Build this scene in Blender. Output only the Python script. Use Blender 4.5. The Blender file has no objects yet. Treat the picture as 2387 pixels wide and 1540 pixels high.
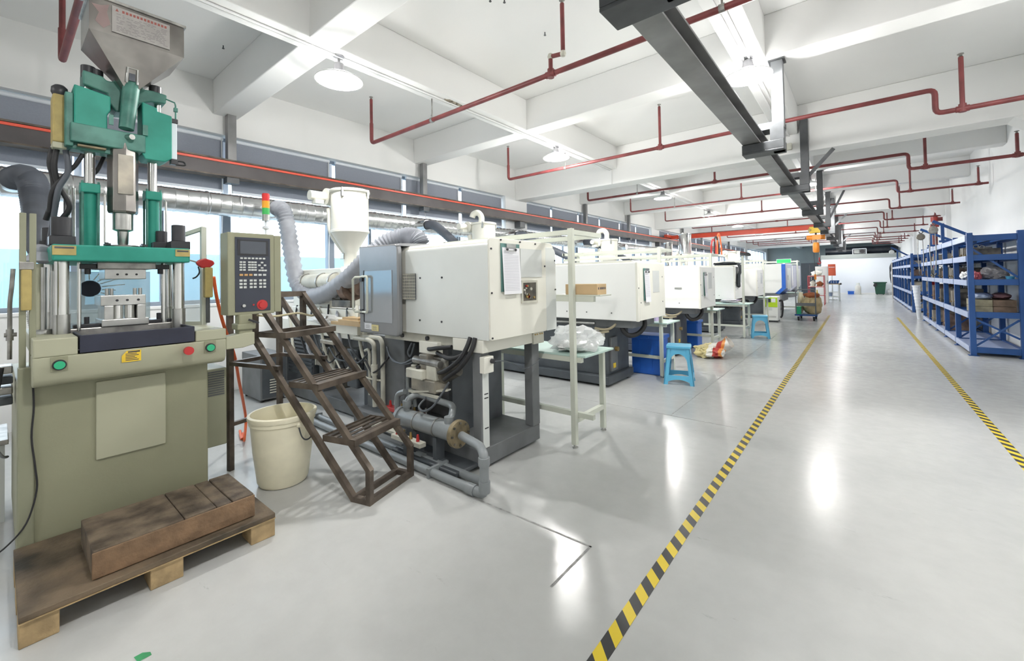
import bpy, bmesh, math, random
from mathutils import Vector, Matrix, noise
random.seed(7)
PI = math.pi
scene = bpy.context.scene
COL = scene.collection

# ------------------------------------------------------------------ camera
def make_camera():
    f, cy, W, Hh = 986.5, 631.2, 2387.0, 1540.0
    yaw, pitch, roll = (math.radians(a) for a in (39.3, 1.06, 1.04))
    fwd = Vector((-math.sin(yaw)*math.cos(pitch), math.cos(yaw)*math.cos(pitch), math.sin(pitch)))
    right = Vector((math.cos(yaw), math.sin(yaw), 0.0))
    down = fwd.cross(right)
    r2 = right*math.cos(roll) + down*math.sin(roll)
    d2 = -right*math.sin(roll) + down*math.cos(roll)
    cam = bpy.data.cameras.new('camera'); ob = bpy.data.objects.new('camera', cam); COL.objects.link(ob)
    m = Matrix((r2, -d2, -fwd)).transposed().to_4x4(); m.translation = (0, 0, 1.4)
    ob.matrix_world = m
    cam.sensor_fit = 'HORIZONTAL'; cam.sensor_width = 36.0
    cam.lens = f/W*36.0; cam.shift_y = -(Hh/2-cy)/W
    cam.clip_start = 0.05; cam.clip_end = 300
    scene.camera = ob
make_camera()

# ------------------------------------------------------------------ world, exposure
world = bpy.data.worlds.new('world'); scene.world = world; world.use_nodes = True
bgn = world.node_tree.nodes['Background']
bgn.inputs[0].default_value = (0.80, 0.90, 1.0, 1); bgn.inputs[1].default_value = 3.2
scene.view_settings.view_transform = 'Standard'
scene.view_settings.look = 'None'
scene.view_settings.exposure = 0.68
scene.view_settings.gamma = 1.0
scene.view_settings.use_curve_mapping = False
LAMP_POWER = 92.0
# daylight portals in the window wall (only guide the sampling of the sky)
for (y0, y1) in ((-0.9, 7.5), (8.1, 16.4), (17.3, 25.4), (26.3, 34.4)):
    l = bpy.data.lights.new('window_portal', 'AREA'); l.shape = 'RECTANGLE'; l.size = 1.5; l.size_y = y1-y0
    o = bpy.data.objects.new('window_portal', l); COL.objects.link(o)
    o.location = (-6.68, (y0+y1)/2, 1.9); o.rotation_euler = (0, -PI/2, 0)
    l.cycles.is_portal = True

# ------------------------------------------------------------------ materials
MATS = {}
def mat(name, col=(.5, .5, .5), rough=.5, metal=0.0, var=.05, scale=5.0, bump=0.0, emit=None, estr=0.0, alpha=None,
        col2=None, trans=0.0, coat=0.0, spec=None, bscale=40.0, detail=4.0, lo=.35, hi=.65):
    if name in MATS: return MATS[name]
    m = bpy.data.materials.new(name); m.use_nodes = True
    nt = m.node_tree; b = nt.nodes['Principled BSDF']
    c = list(col)+[1]
    b.inputs['Roughness'].default_value = rough; b.inputs['Metallic'].default_value = metal
    if spec is not None: b.inputs['Specular IOR Level'].default_value = spec
    if coat: b.inputs['Coat Weight'].default_value = coat
    if trans: b.inputs['Transmission Weight'].default_value = trans
    if var > 0 or col2:
        tc = nt.nodes.new('ShaderNodeTexCoord'); n = nt.nodes.new('ShaderNodeTexNoise')
        n.inputs['Scale'].default_value = scale; n.inputs['Detail'].default_value = detail
        nt.links.new(tc.outputs['Object'], n.inputs['Vector'])
        r = nt.nodes.new('ShaderNodeValToRGB')
        a = [max(0, v*(1-var)) for v in col]; d = list(col2) if col2 else [min(1, v*(1+var)) for v in col]
        r.color_ramp.elements[0].color = a+[1]; r.color_ramp.elements[1].color = d+[1]
        r.color_ramp.elements[0].position = lo; r.color_ramp.elements[1].position = hi
        nt.links.new(n.outputs['Fac'], r.inputs[0]); nt.links.new(r.outputs[0], b.inputs['Base Color'])
    else:
        b.inputs['Base Color'].default_value = c
    if bump:
        tc2 = nt.nodes.new('ShaderNodeTexCoord'); n2 = nt.nodes.new('ShaderNodeTexNoise')
        n2.inputs['Scale'].default_value = bscale; n2.inputs['Detail'].default_value = 3
        nt.links.new(tc2.outputs['Object'], n2.inputs['Vector'])
        bp = nt.nodes.new('ShaderNodeBump'); bp.inputs['Strength'].default_value = bump; bp.inputs['Distance'].default_value = .02
        nt.links.new(n2.outputs['Fac'], bp.inputs['Height']); nt.links.new(bp.outputs[0], b.inputs['Normal'])
    if emit:
        b.inputs['Emission Color'].default_value = list(emit)+[1]; b.inputs['Emission Strength'].default_value = estr
    MATS[name] = m
    return m

def mat_thin(name, tint=(1, 1, 1), gloss=.08, rough=.02, body=0.0, bodycol=(.8, .8, .8)):
    """thin clear sheet: transparent + a little mirror (+ a little diffuse body)"""
    if name in MATS: return MATS[name]
    m = bpy.data.materials.new(name); m.use_nodes = True; nt = m.node_tree; nt.nodes.clear()
    out = nt.nodes.new('ShaderNodeOutputMaterial'); t = nt.nodes.new('ShaderNodeBsdfTransparent'); g = nt.nodes.new('ShaderNodeBsdfGlossy')
    t.inputs[0].default_value = list(tint)+[1]; g.inputs['Roughness'].default_value = rough
    mx = nt.nodes.new('ShaderNodeMixShader'); mx.inputs[0].default_value = gloss
    nt.links.new(t.outputs[0], mx.inputs[1]); nt.links.new(g.outputs[0], mx.inputs[2])
    last = mx
    if body:
        d = nt.nodes.new('ShaderNodeBsdfDiffuse'); d.inputs[0].default_value = list(bodycol)+[1]
        tr = nt.nodes.new('ShaderNodeBsdfTranslucent'); tr.inputs[0].default_value = list(bodycol)+[1]
        ad = nt.nodes.new('ShaderNodeMixShader'); ad.inputs[0].default_value = .5
        nt.links.new(d.outputs[0], ad.inputs[1]); nt.links.new(tr.outputs[0], ad.inputs[2])
        m2 = nt.nodes.new('ShaderNodeMixShader'); m2.inputs[0].default_value = body
        nt.links.new(mx.outputs[0], m2.inputs[1]); nt.links.new(ad.outputs[0], m2.inputs[2]); last = m2
    nt.links.new(last.outputs[0], out.inputs[0])
    MATS[name] = m
    return m

# ------------------------------------------------------------------ mesh builder
def V(*a): return Vector(a)
class MB:
    def __init__(self): self.v = []; self.f = []
    def add(self, vs, fs):
        n = len(self.v); self.v += [Vector(p) for p in vs]; self.f += [tuple(i+n for i in f) for f in fs]; return self
    def box(self, x0, x1, y0, y1, z0, z1):
        return self.add([(x0,y0,z0),(x1,y0,z0),(x1,y1,z0),(x0,y1,z0),(x0,y0,z1),(x1,y0,z1),(x1,y1,z1),(x0,y1,z1)],
                 [(0,3,2,1),(4,5,6,7),(0,1,5,4),(1,2,6,5),(2,3,7,6),(3,0,4,7)])
    def cbox(self, c, s):
        return self.box(c[0]-s[0]/2, c[0]+s[0]/2, c[1]-s[1]/2, c[1]+s[1]/2, c[2]-s[2]/2, c[2]+s[2]/2)
    def bar(self, p, q, w, h, up=(0, 0, 1)):
        p = Vector(p); q = Vector(q); d = (q-p).normalized(); u = Vector(up)
        if abs(d.dot(u)) > .98: u = Vector((1, 0, 0))
        s = d.cross(u).normalized()*(w/2); u = s.cross(d).normalized()*(h/2)
        return self.add([p-s-u, p+s-u, p+s+u, p-s+u, q-s-u, q+s-u, q+s+u, q-s+u],
                 [(0,1,2,3),(7,6,5,4),(0,4,5,1),(1,5,6,2),(2,6,7,3),(3,7,4,0)])
    def cyl(self, p, q, r, r2=None, n=16, cap=True):
        p = Vector(p); q = Vector(q); d = (q-p).normalized()
        a = d.orthogonal().normalized(); b = d.cross(a); r2 = r if r2 is None else r2
        ring = [(math.cos(2*PI*i/n), math.sin(2*PI*i/n)) for i in range(n)]
        vs = [p+a*c*r+b*s*r for c, s in ring]+[q+a*c*r2+b*s*r2 for c, s in ring]
        fs = [(i, (i+1) % n, n+(i+1) % n, n+i) for i in range(n)]
        if cap: fs += [tuple(range(n-1, -1, -1)), tuple(range(n, 2*n))]
        return self.add(vs, fs)
    def tube(self, pts, r, n=8, smooth=0, rf=None):
        """round tube along a polyline; smooth = Catmull-Rom subdivisions; rf(i, t) scales the radius"""
        pts = [Vector(p) for p in pts]
        if smooth:
            o = []
            for i in range(len(pts)-1):
                p0 = pts[max(i-1, 0)]; p1 = pts[i]; p2 = pts[i+1]; p3 = pts[min(i+2, len(pts)-1)]
                for k in range(smooth):
                    t = k/smooth
                    o.append(.5*((2*p1)+(p2-p0)*t+(2*p0-5*p1+4*p2-p3)*t*t+(3*p1-p0-3*p2+p3)*t*t*t))
            o.append(pts[-1]); pts = o
        m = len(pts); vs = []; a = None
        for i, p in enumerate(pts):
            d = (pts[min(i+1, m-1)]-pts[max(i-1, 0)]).normalized()
            a = d.orthogonal().normalized() if a is None else (a-d*a.dot(d)).normalized()
            b = d.cross(a); rr = r*(rf(i, i/(m-1)) if rf else 1)
            k = 1.0
            if 0 < i < m-1 and not smooth:
                c = (pts[i]-pts[i-1]).normalized().dot((pts[i+1]-pts[i]).normalized()); k = 1/max(.5, math.sqrt(max(.05, (1+c)/2)))
            for j in range(n):
                an = 2*PI*j/n; vs.append(p+(a*math.cos(an)+b*math.sin(an))*rr*(k if False else 1))
        fs = []
        for i in range(m-1):
            for j in range(n):
                fs.append((i*n+j, i*n+(j+1) % n, (i+1)*n+(j+1) % n, (i+1)*n+j))
        fs += [tuple(range(n-1, -1, -1)), tuple(range((m-1)*n, m*n))]
        return self.add(vs, fs)
    def pipe(self, pts, r, n=10, bend=.05):
        """pipe with rounded bends"""
        pts = [Vector(p) for p in pts]; o = [pts[0]]
        for i in range(1, len(pts)-1):
            a = pts[i-1]-pts[i]; b = pts[i+1]-pts[i]; k = min(bend, a.length*.45, b.length*.45)
            A = pts[i]+a.normalized()*k; B = pts[i]+b.normalized()*k
            for s in range(5):
                t = s/4; o.append(A*(1-t)**2+pts[i]*2*t*(1-t)+B*t*t)
        o.append(pts[-1]); return self.tube(o, r, n)
    def lathe(self, prof, c, n=20, axis='z', cap=True):
        c = Vector(c); vs = []; m = len(prof)
        for r, h in prof:
            for j in range(n):
                an = 2*PI*j/n; x, y = r*math.cos(an), r*math.sin(an)
                vs.append(c+(Vector((x, y, h)) if axis == 'z' else Vector((h, x, y)) if axis == 'x' else Vector((y, h, x))))
        fs = [(i*n+j, i*n+(j+1) % n, (i+1)*n+(j+1) % n, (i+1)*n+j) for i in range(m-1) for j in range(n)]
        if cap: fs += [tuple(range(n-1, -1, -1)), tuple(range((m-1)*n, m*n))]
        return self.add(vs, fs)
    def prism(self, poly, axis, a0, a1):
        """poly in the plane normal to axis; x:(y,z) y:(x,z) z:(x,y)"""
        n = len(poly)
        def mk(p, a): return (a, p[0], p[1]) if axis == 'x' else (p[0], a, p[1]) if axis == 'y' else (p[0], p[1], a)
        vs = [mk(p, a0) for p in poly]+[mk(p, a1) for p in poly]
        fs = [(i, (i+1) % n, n+(i+1) % n, n+i) for i in range(n)]+[tuple(range(n-1, -1, -1)), tuple(range(n, 2*n))]
        return self.add(vs, fs)
    def frame(self, y0, y1, z0, z1, w, x0, x1):
        """rectangular ring in the yz plane"""
        self.box(x0, x1, y0, y1, z0, z0+w); self.box(x0, x1, y0, y1, z1-w, z1)
        self.box(x0, x1, y0, y0+w, z0+w, z1-w); return self.box(x0, x1, y1-w, y1, z0+w, z1-w)
    def blob(self, c, s, seed=0, amp=.25, n=3, fr=1.6, flat=None):
        """crumpled bag shape: noisy icosphere, optionally flat at the bottom"""
        bm = bmesh.new(); bmesh.ops.create_icosphere(bm, subdivisions=n, radius=1)
        vs = []
        for v in bm.verts:
            p = v.co.copy(); k = 1+amp*noise.noise(p*fr+Vector((seed*7.3, seed, 2)))+amp*.5*noise.noise(p*fr*2.7+Vector((seed, 3, seed*2)))
            p = p*k
            q = Vector((p.x*s[0], p.y*s[1], p.z*s[2]))
            if flat is not None and q.z < flat: q.z = flat+(q.z-flat)*.04
            vs.append(Vector(c)+q)
        bm.verts.index_update(); fs = [tuple(v.index for v in f.verts) for f in bm.faces]; bm.free()
        return self.add(vs, fs)
    def build(self, name, m, parent=None, bevel=0, smooth=False, seg=2, loc=None, recalc=True, angle=40):
        off = root_loc(parent) if parent else Vector(loc if loc else base(self.v))
        me = bpy.data.meshes.new(name); me.from_pydata([p-off for p in self.v], [], self.f)
        ms = m if isinstance(m, (list, tuple)) else [m]
        for k in ms: me.materials.append(MATS[k] if isinstance(k, str) else k)
        if recalc:
            bm = bmesh.new(); bm.from_mesh(me); bmesh.ops.recalc_face_normals(bm, faces=bm.faces); bm.to_mesh(me); bm.free()
        if smooth:
            for p in me.polygons: p.use_smooth = True
            me.set_sharp_from_angle(angle=math.radians(angle))
        o = bpy.data.objects.new(name, me); COL.objects.link(o)
        if parent: o.parent = parent
        else: o.location = off
        if bevel:
            b = o.modifiers.new('bevel', 'BEVEL'); b.width = bevel; b.segments = seg; b.limit_method = 'ANGLE'; b.angle_limit = math.radians(35)
        return o
def base(vs):
    x = [p.x for p in vs]; y = [p.y for p in vs]; z = [p.z for p in vs]
    return Vector(((min(x)+max(x))/2, (min(y)+max(y))/2, min(z)))
def root_loc(o):
    while o.parent: o = o.parent
    return o.location
def tag(o, label, cat, group=None, kind=None):
    if label: o['label'] = label
    if cat: o['category'] = cat
    if group: o['group'] = group
    if kind: o['kind'] = kind
    return o
def thing(name, label, cat, loc, group=None):
    o = bpy.data.objects.new(name, None); COL.objects.link(o); o.location = loc; o.empty_display_size = .1
    return tag(o, label, cat, group)
def struct(name, loc=(0, 0, 0)):
    o = bpy.data.objects.new(name, None); COL.objects.link(o); o.location = loc; o['kind'] = 'structure'; return o
def copy_tree(o, parent=None, delta=None):
    c = o.copy(); COL.objects.link(c)
    if parent: c.parent = parent
    elif delta is not None: c.location = o.location+Vector(delta)
    for ch in list(o.children): copy_tree(ch, c)
    return c
def B(x0, x1, y0, y1, z0, z1): return MB().box(x0, x1, y0, y1, z0, z1)
def C(p, q, r, r2=None, n=16): return MB().cyl(p, q, r, r2, n)
ORD = ['first', 'second', 'third', 'fourth', 'fifth', 'sixth', 'seventh', 'eighth', 'ninth', 'tenth', 'eleventh', 'twelfth',
       'thirteenth', 'fourteenth', 'fifteenth', 'sixteenth', 'seventeenth', 'eighteenth', 'nineteenth', 'twentieth', 'twenty-first', 'twenty-second', 'twenty-third', 'twenty-fourth']
# ------------------------------------------------------------------ palette
mat('white_paint', (.84, .845, .84), .75, var=.025, scale=.8, bump=.03)
mat('ceiling_paint', (.84, .84, .825), .85, var=.02, scale=.6, bump=.02)
mat('end_paint', (.76, .80, .86), .6, var=.02, scale=.7)
mat('far_wall', (.33, .36, .35), .8, var=.08, scale=.8)
def blind_material():
    m = bpy.data.materials.new('blind_grey'); m.use_nodes = True; nt = m.node_tree; nt.nodes.clear(); N = nt.nodes; L = nt.links
    out = N.new('ShaderNodeOutputMaterial'); d = N.new('ShaderNodeBsdfDiffuse'); t = N.new('ShaderNodeBsdfTranslucent'); a = N.new('ShaderNodeAddShader')
    tc = N.new('ShaderNodeTexCoord'); n = N.new('ShaderNodeTexNoise'); n.inputs['Scale'].default_value = 60; L.new(tc.outputs['Object'], n.inputs['Vector'])
    r = N.new('ShaderNodeValToRGB'); r.color_ramp.elements[0].color = (.27, .29, .335, 1); r.color_ramp.elements[1].color = (.31, .335, .385, 1); L.new(n.outputs['Fac'], r.inputs[0])
    L.new(r.outputs[0], d.inputs[0]); t.inputs[0].default_value = (.022, .027, .034, 1)
    L.new(d.outputs[0], a.inputs[0]); L.new(t.outputs[0], a.inputs[1]); L.new(a.outputs[0], out.inputs[0]); MATS['blind_grey'] = m
blind_material()
mat('frame_white', (.75, .79, .84), .5, var=.02)
mat('frame_grey', (.22, .26, .31), .5, var=.05)
mat('dark_steel', (.085, .09, .095), .45, metal=.3, var=.25, scale=4)
mat('grey_steel', (.24, .24, .24), .36, metal=.35, var=.2, scale=3)
mat('pipe_red', (.19, .042, .042), .45, var=.22, scale=6)
mat('pipe_red_bright', (.42, .05, .04), .4, var=.2, scale=6)
mat('orange_red', (.62, .07, .03), .4, var=.08, scale=2)
mat('strip_red', (.85, .12, .07), .4, var=.05)
mat('orange', (.85, .28, .03), .4, var=.1)
mat('yellow', (.80, .55, .04), .45, var=.08)
mat('duct_metal', (.60, .61, .61), .27, metal=.95, var=.10, scale=7, bump=.08, bscale=14)
mat('chrome', (.72, .72, .70), .16, metal=1, var=.05)
mat('steel_bright', (.52, .52, .50), .28, metal=1, var=.15, scale=9)
mat('steel_worn', (.36, .35, .33), .38, metal=.9, var=.3, scale=12)
mat('black_rubber', (.018, .018, .02), .55, var=.2)
mat('black_plastic', (.03, .03, .035), .4, var=.1)
mat('dark_navy', (.022, .025, .045), .5, var=.2)
mat('green_press', (.022, .27, .20), .52, var=.12, scale=5, col2=(.035, .31, .235), spec=.35)
mat('green_press_dirty', (.045, .19, .15), .5, var=.3, scale=8, col2=(.08, .25, .20))
mat('cream', (.30, .30, .20), .5, var=.05, scale=2, bump=.03, bscale=90)
mat('cream_dark', (.27, .275, .19), .5, var=.07, scale=2)
mat('cream_light', (.43, .43, .31), .5, var=.05, scale=2)
mat('ochre', (.42, .33, .12), .6, var=.12, scale=14)
mat('ivory', (.80, .79, .71), .42, var=.04, scale=1.6)
mat('ivory_dirty', (.58, .57, .49), .5, var=.16, scale=5)
mat('machine_grey', (.70, .725, .70), .38, var=.05, scale=1.5)
mat('machine_white', (.88, .88, .85), .4, var=.025, scale=1.2)
mat('base_grey', (.15, .157, .163), .5, var=.15, scale=4)
mat('base_dark', (.075, .085, .095), .5, var=.2, scale=4)
mat('base_blue_black', (.05, .06, .085), .55, var=.2, scale=4)
mat('blue_cover', (.30, .37, .52), .4, var=.05)
mat('grey_tint', (.30, .33, .37), .3, var=.05)
mat('brown_steel', (.105, .082, .066), .5, metal=.25, var=.35, scale=8, col2=(.17, .135, .105))
mat('wood_dark', (.085, .062, .044), .7, var=.35, scale=9, bump=.3, bscale=30, col2=(.19, .145, .10))
mat('wood_light', (.42, .30, .155), .65, var=.2, scale=14, bump=.2)
mat('wood_side', (.21, .13, .072), .65, var=.25, scale=11, bump=.25)
mat('plywood', (.055, .045, .032), .7, var=.45, scale=4, bump=.2, col2=(.19, .14, .09))
mat('bucket_plastic', (.90, .85, .65), .4, var=.09, scale=4)
mat('table_frame', (.62, .645, .56), .4, var=.03)
mat('table_top', (.50, .66, .60), .3, var=.04)
mat('cardboard', (.56, .40, .22), .7, var=.07)
mat('bag_white', (.80, .81, .80), .3, var=.05)
mat('paper', (.83, .83, .86), .6, var=.01)
mat('ink', (.06, .06, .08), .6, var=0)
mat('stool_blue', (.12, .47, .72), .35, var=.04)
mat('box_blue', (.02, .13, .56), .4, var=.08)
mat('rack_blue', (.010, .066, .235), .42, var=.12, scale=3)
mat('rack_light', (.36, .43, .62), .35, var=.06)
mat('mold_steel', (.34, .325, .285), .45, metal=.4, var=.35, scale=7, col2=(.42, .38, .31))
mat('mold_dark', (.11, .11, .10), .5, metal=.5, var=.4, scale=8, col2=(.20, .18, .15))
mat('mold_rust', (.19, .13, .10), .6, metal=.3, var=.4, scale=9)
mat('lime', (.52, .75, .03), .4, var=.03)
mat('green_bin', (.006, .06, .033), .45, var=.15)
mat('green_tray', (.02, .42, .20), .4, var=.05)
mat('sack_tan', (.56, .44, .24), .75, var=.14, scale=6, bump=.3, bscale=12)
mat('sack_brown', (.33, .10, .035), .8, var=.15, scale=30, bump=.4, bscale=60)
mat('lilac', (.60, .48, .72), .4, var=.04)
mat('red_plastic', (.50, .03, .03), .35, var=.05)
mat('red_lens', (.75, .03, .03), .3, var=0)
mat('amber_lens', (.90, .40, .02), .3, var=0)
mat('green_lens', (.06, .50, .12), .3, var=0)
mat('green_button', (.03, .45, .22), .3, var=0)
mat('panel_black', (.04, .046, .066), .4, var=.05)
mat('screen_glass', (.085, .095, .115), .15, var=.03)
mat('key_grey', (.58, .60, .58), .5, var=.03)
mat('key_orange', (.62, .36, .14), .5, var=.03)
mat('hose_grey', (.34, .355, .39), .5, var=.08, scale=12)
mat('hose_dark', (.09, .10, .12), .5, var=.15)
mat('pvc_grey', (.24, .26, .268), .35, var=.1, scale=6)
mat('brass', (.50, .35, .14), .3, metal=.9, var=.15)
mat('cooler_grey', (.25, .27, .275), .38, metal=.25, var=.12, scale=6)
mat('flange_rust', (.23, .185, .11), .6, metal=.3, var=.35, scale=14)
mat('wire_white', (.75, .75, .75), .4, var=0)
mat('hose_orange', (.85, .16, .05), .4, var=.03)
mat('stainless_dirty', (.22, .205, .19), .22, metal=.85, var=.25, scale=3.0, col2=(.40, .38, .355))
mat('grey_bag', (.36, .35, .35), .35, var=.12)
mat('pink_bag', (.62, .15, .17), .4, var=.1)
mat('cloth_black', (.025, .03, .035), .85, var=.2)
mat('cylinder_white', (.62, .61, .57), .4, var=.08)
mat('sign_green', (.0, .22, .04), .4, var=0, emit=(.03, .75, .12), estr=.8)
mat('outside_blue', (.25, .42, .50), .7, var=.03)
mat('outside_roof', (.45, .52, .54), .7, var=.05)
mat('lamp_metal', (.30, .30, .31), .4, metal=.5, var=.05)
mat('scorch', (.12, .09, .05), .9, var=.5, scale=30, col2=(.5, .45, .36))
mat('ground', (.4, .42, .42), .9, var=.1)
mat_thin('glass', (.96, .985, 1.0), gloss=.05, rough=.01)
mat_thin('acrylic', (.72, .76, .77), gloss=.12, rough=.08, body=.36, bodycol=(.66, .72, .71))
mat_thin('shade_clear', (1, 1, 1), gloss=.10, rough=.1, body=.55, bodycol=(.92, .93, .95))
mat_thin('bag_clear', (1, 1, 1), gloss=.16, rough=.18, body=.62, bodycol=(.84, .85, .85))
mat('lamp_core', (1, 1, 1), .5, var=0, emit=(1, .97, .92), estr=28)

def floor_material():
    m = bpy.data.materials.new('polished_floor'); m.use_nodes = True; nt = m.node_tree; N = nt.nodes; L = nt.links
    b = N['Principled BSDF']; tc = N.new('ShaderNodeTexCoord')
    n1 = N.new('ShaderNodeTexNoise'); n1.inputs['Scale'].default_value = .55; n1.inputs['Detail'].default_value = 6
    n2 = N.new('ShaderNodeTexNoise'); n2.inputs['Scale'].default_value = 9; n2.inputs['Detail'].default_value = 9; n2.inputs['Roughness'].default_value = .65
    L.new(tc.outputs['Object'], n1.inputs['Vector']); L.new(tc.outputs['Object'], n2.inputs['Vector'])
    r1 = N.new('ShaderNodeValToRGB'); r1.color_ramp.elements[0].position = .3; r1.color_ramp.elements[1].position = .7
    r1.color_ramp.elements[0].color = (.50, .51, .50, 1); r1.color_ramp.elements[1].color = (.575, .58, .565, 1)
    L.new(n1.outputs['Fac'], r1.inputs[0])
    r2 = N.new('ShaderNodeValToRGB'); r2.color_ramp.elements[0].position = .25; r2.color_ramp.elements[1].position = .62
    r2.color_ramp.elements[0].color = (.88, .88, .88, 1); r2.color_ramp.elements[1].color = (1, 1, 1, 1)
    L.new(n2.outputs['Fac'], r2.inputs[0])
    mx = N.new('ShaderNodeMix'); mx.data_type = 'RGBA'; mx.blend_type = 'MULTIPLY'; mx.inputs[0].default_value = .5
    L.new(r1.outputs[0], mx.inputs[6]); L.new(r2.outputs[0], mx.inputs[7])
    # fine dark scuffs
    mp = N.new('ShaderNodeMapping'); mp.inputs['Scale'].default_value = (3.0, 11, 1); mp.inputs['Rotation'].default_value = (0, 0, .7)
    L.new(tc.outputs['Object'], mp.inputs['Vector'])
    n3 = N.new('ShaderNodeTexNoise'); n3.inputs['Scale'].default_value = 1.2; n3.inputs['Detail'].default_value = 9; n3.inputs['Roughness'].default_value = .75
    L.new(mp.outputs[0], n3.inputs['Vector'])
    r3 = N.new('ShaderNodeValToRGB'); r3.color_ramp.elements[0].position = .29; r3.color_ramp.elements[1].position = .36
    r3.color_ramp.elements[0].color = (.72, .72, .71, 1); r3.color_ramp.elements[1].color = (1, 1, 1, 1)
    L.new(n3.outputs['Fac'], r3.inputs[0])
    m2 = N.new('ShaderNodeMix'); m2.data_type = 'RGBA'; m2.blend_type = 'MULTIPLY'; m2.inputs[0].default_value = .8
    L.new(mx.outputs[2], m2.inputs[6]); L.new(r3.outputs[0], m2.inputs[7]); L.new(m2.outputs[2], b.inputs['Base Color'])
    rr = N.new('ShaderNodeMapRange'); rr.inputs[1].default_value = .3; rr.inputs[2].default_value = .7; rr.inputs[3].default_value = .15; rr.inputs[4].default_value = .27
    L.new(n2.outputs['Fac'], rr.inputs[0]); L.new(rr.outputs[0], b.inputs['Roughness'])
    bp = N.new('ShaderNodeBump'); bp.inputs['Strength'].default_value = .10; bp.inputs['Distance'].default_value = .01
    L.new(n2.outputs['Fac'], bp.inputs['Height']); L.new(bp.outputs[0], b.inputs['Normal'])
    b.inputs['Specular IOR Level'].default_value = .34
    MATS['floor'] = m
floor_material()

def tape_material():
    m = bpy.data.materials.new('hazard_tape'); m.use_nodes = True; nt = m.node_tree; N = nt.nodes; L = nt.links
    b = N['Principled BSDF']; tc = N.new('ShaderNodeTexCoord'); sp = N.new('ShaderNodeSeparateXYZ'); L.new(tc.outputs['Object'], sp.inputs[0])
    a = N.new('ShaderNodeMath'); a.operation = 'ADD'; L.new(sp.outputs['Y'], a.inputs[0]); L.new(sp.outputs['X'], a.inputs[1])
    d = N.new('ShaderNodeMath'); d.operation = 'DIVIDE'; L.new(a.outputs[0], d.inputs[0]); d.inputs[1].default_value = .13
    f = N.new('ShaderNodeMath'); f.operation = 'FRACT'; L.new(d.outputs[0], f.inputs[0])
    g = N.new('ShaderNodeMath'); g.operation = 'GREATER_THAN'; L.new(f.outputs[0], g.inputs[0]); g.inputs[1].default_value = .5
    mx = N.new('ShaderNodeMix'); mx.data_type = 'RGBA'; L.new(g.outputs[0], mx.inputs[0])
    mx.inputs[6].default_value = (.03, .03, .032, 1); mx.inputs[7].default_value = (.80, .60, .03, 1)
    L.new(mx.outputs[2], b.inputs['Base Color']); b.inputs['Roughness'].default_value = .4
    MATS['tape'] = m
tape_material()
# ================================================================== THE HALL
XL, XW, XR, ZS, ZB = -6.41, -6.60, 2.05, 4.05, 3.60
Y0, Y1 = -4.0, 45.0
floor = B(-7.0, XR+.2, Y0-.2, Y1, -.1, 0).build('floor', 'floor', loc=(0, 0, -.1)); floor['kind'] = 'structure'
ceiling = B(-7.0, XR+.2, Y0-.2, Y1, ZS, ZS+.12).build('ceiling', 'ceiling_paint', loc=(0, 0, ZS)); ceiling['kind'] = 'structure'
GIRD = [-.9, 8.0, 17.1, 26.2, 35.4]
SECO = [1.78, 4.98, 11.1, 14.2, 20.2, 23.3, 29.3, 32.4, 38.5, 41.6]
for y in GIRD: B(XL, XR, y, y+.40, 3.30, ZS).build('girder', 'ceiling_paint', ceiling, bevel=.012)
for y in SECO: B(XL, XR, y, y+.28, ZB, ZS).build('cross_beam', 'ceiling_paint', ceiling, bevel=.01)
for x0, x1 in ((-4.0, -3.75), (-.95, -.68)): B(x0, x1, Y0, Y1, ZB+.002, ZS).build('long_beam', 'ceiling_paint', ceiling, bevel=.01)
# sloping haunches where the girders meet the right-hand wall
for y in GIRD[1:]:
    MB().prism([(XR, 3.3), (XR, 2.9), (XR-.5, 3.3)], 'y', y+.02, y+.38).build('haunch', 'ceiling_paint', ceiling)
# electrical conduit clipped under the beams, with junction boxes
for x in (-3.86, -3.90):
    for ya, yb in ((Y0, 8.0), (8.4, 17.1), (17.5, 26.2)):
        MB().tube([(x, ya, ZB-.012), (x, yb-.03, ZB-.012), (x, yb-.02, 3.32), (x, yb-.02, 3.30)] if x == -3.86 else [(x, ya, ZB-.01), (x, yb, ZB-.01)], .011, 6).build('conduit', 'white_paint', ceiling)
for x in (-.80, -.85):
    for ya, yb in ((Y0, 8.0), (8.4, 17.1), (17.5, 26.2)):
        MB().tube([(x, ya, ZB-.011), (x, yb, ZB-.011)], .011, 6).build('conduit', 'white_paint', ceiling)
MB().box(-.86, -.76, 7.93, 8.0, 3.36, 3.46).build('junction_box', 'ivory_dirty', ceiling, bevel=.008)
MB().blob((-3.86, 3.62, ZB+.0), (.05, .17, .012), 4, .5).build('scorch_mark', 'scorch', ceiling)
# small anchors left in the slab
for (x, y) in ((-3.0, 2.5), (-2.62, 2.95), (-2.53, 3.05), (-2.55, 3.75), (-2.0, 5.6), (-.3, 5.9), (-.15, 5.9), (-5.4, 1.6), (-4.6, 2.9), (-5.2, 4.4), (-1.75, 3.9)):
    MB().cyl((x, y, ZS), (x, y, ZS-.035), .006, n=6).cyl((x, y, ZS-.03), (x, y, ZS-.036), .013, n=6).build('anchor', 'dark_steel', ceiling)
MB().tube([(-1.7, 3.0, ZS), (-1.68, 3.02, ZS-.06), (-1.62, 3.0, ZS-.10), (-1.66, 2.95, ZS-.13), (-1.72, 2.98, ZS-.09), (-1.69, 3.04, ZS-.05), (-1.63, 3.05, ZS-.12)], .005, 5, smooth=5).build('loose_wire', 'sack_brown', ceiling)

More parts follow.
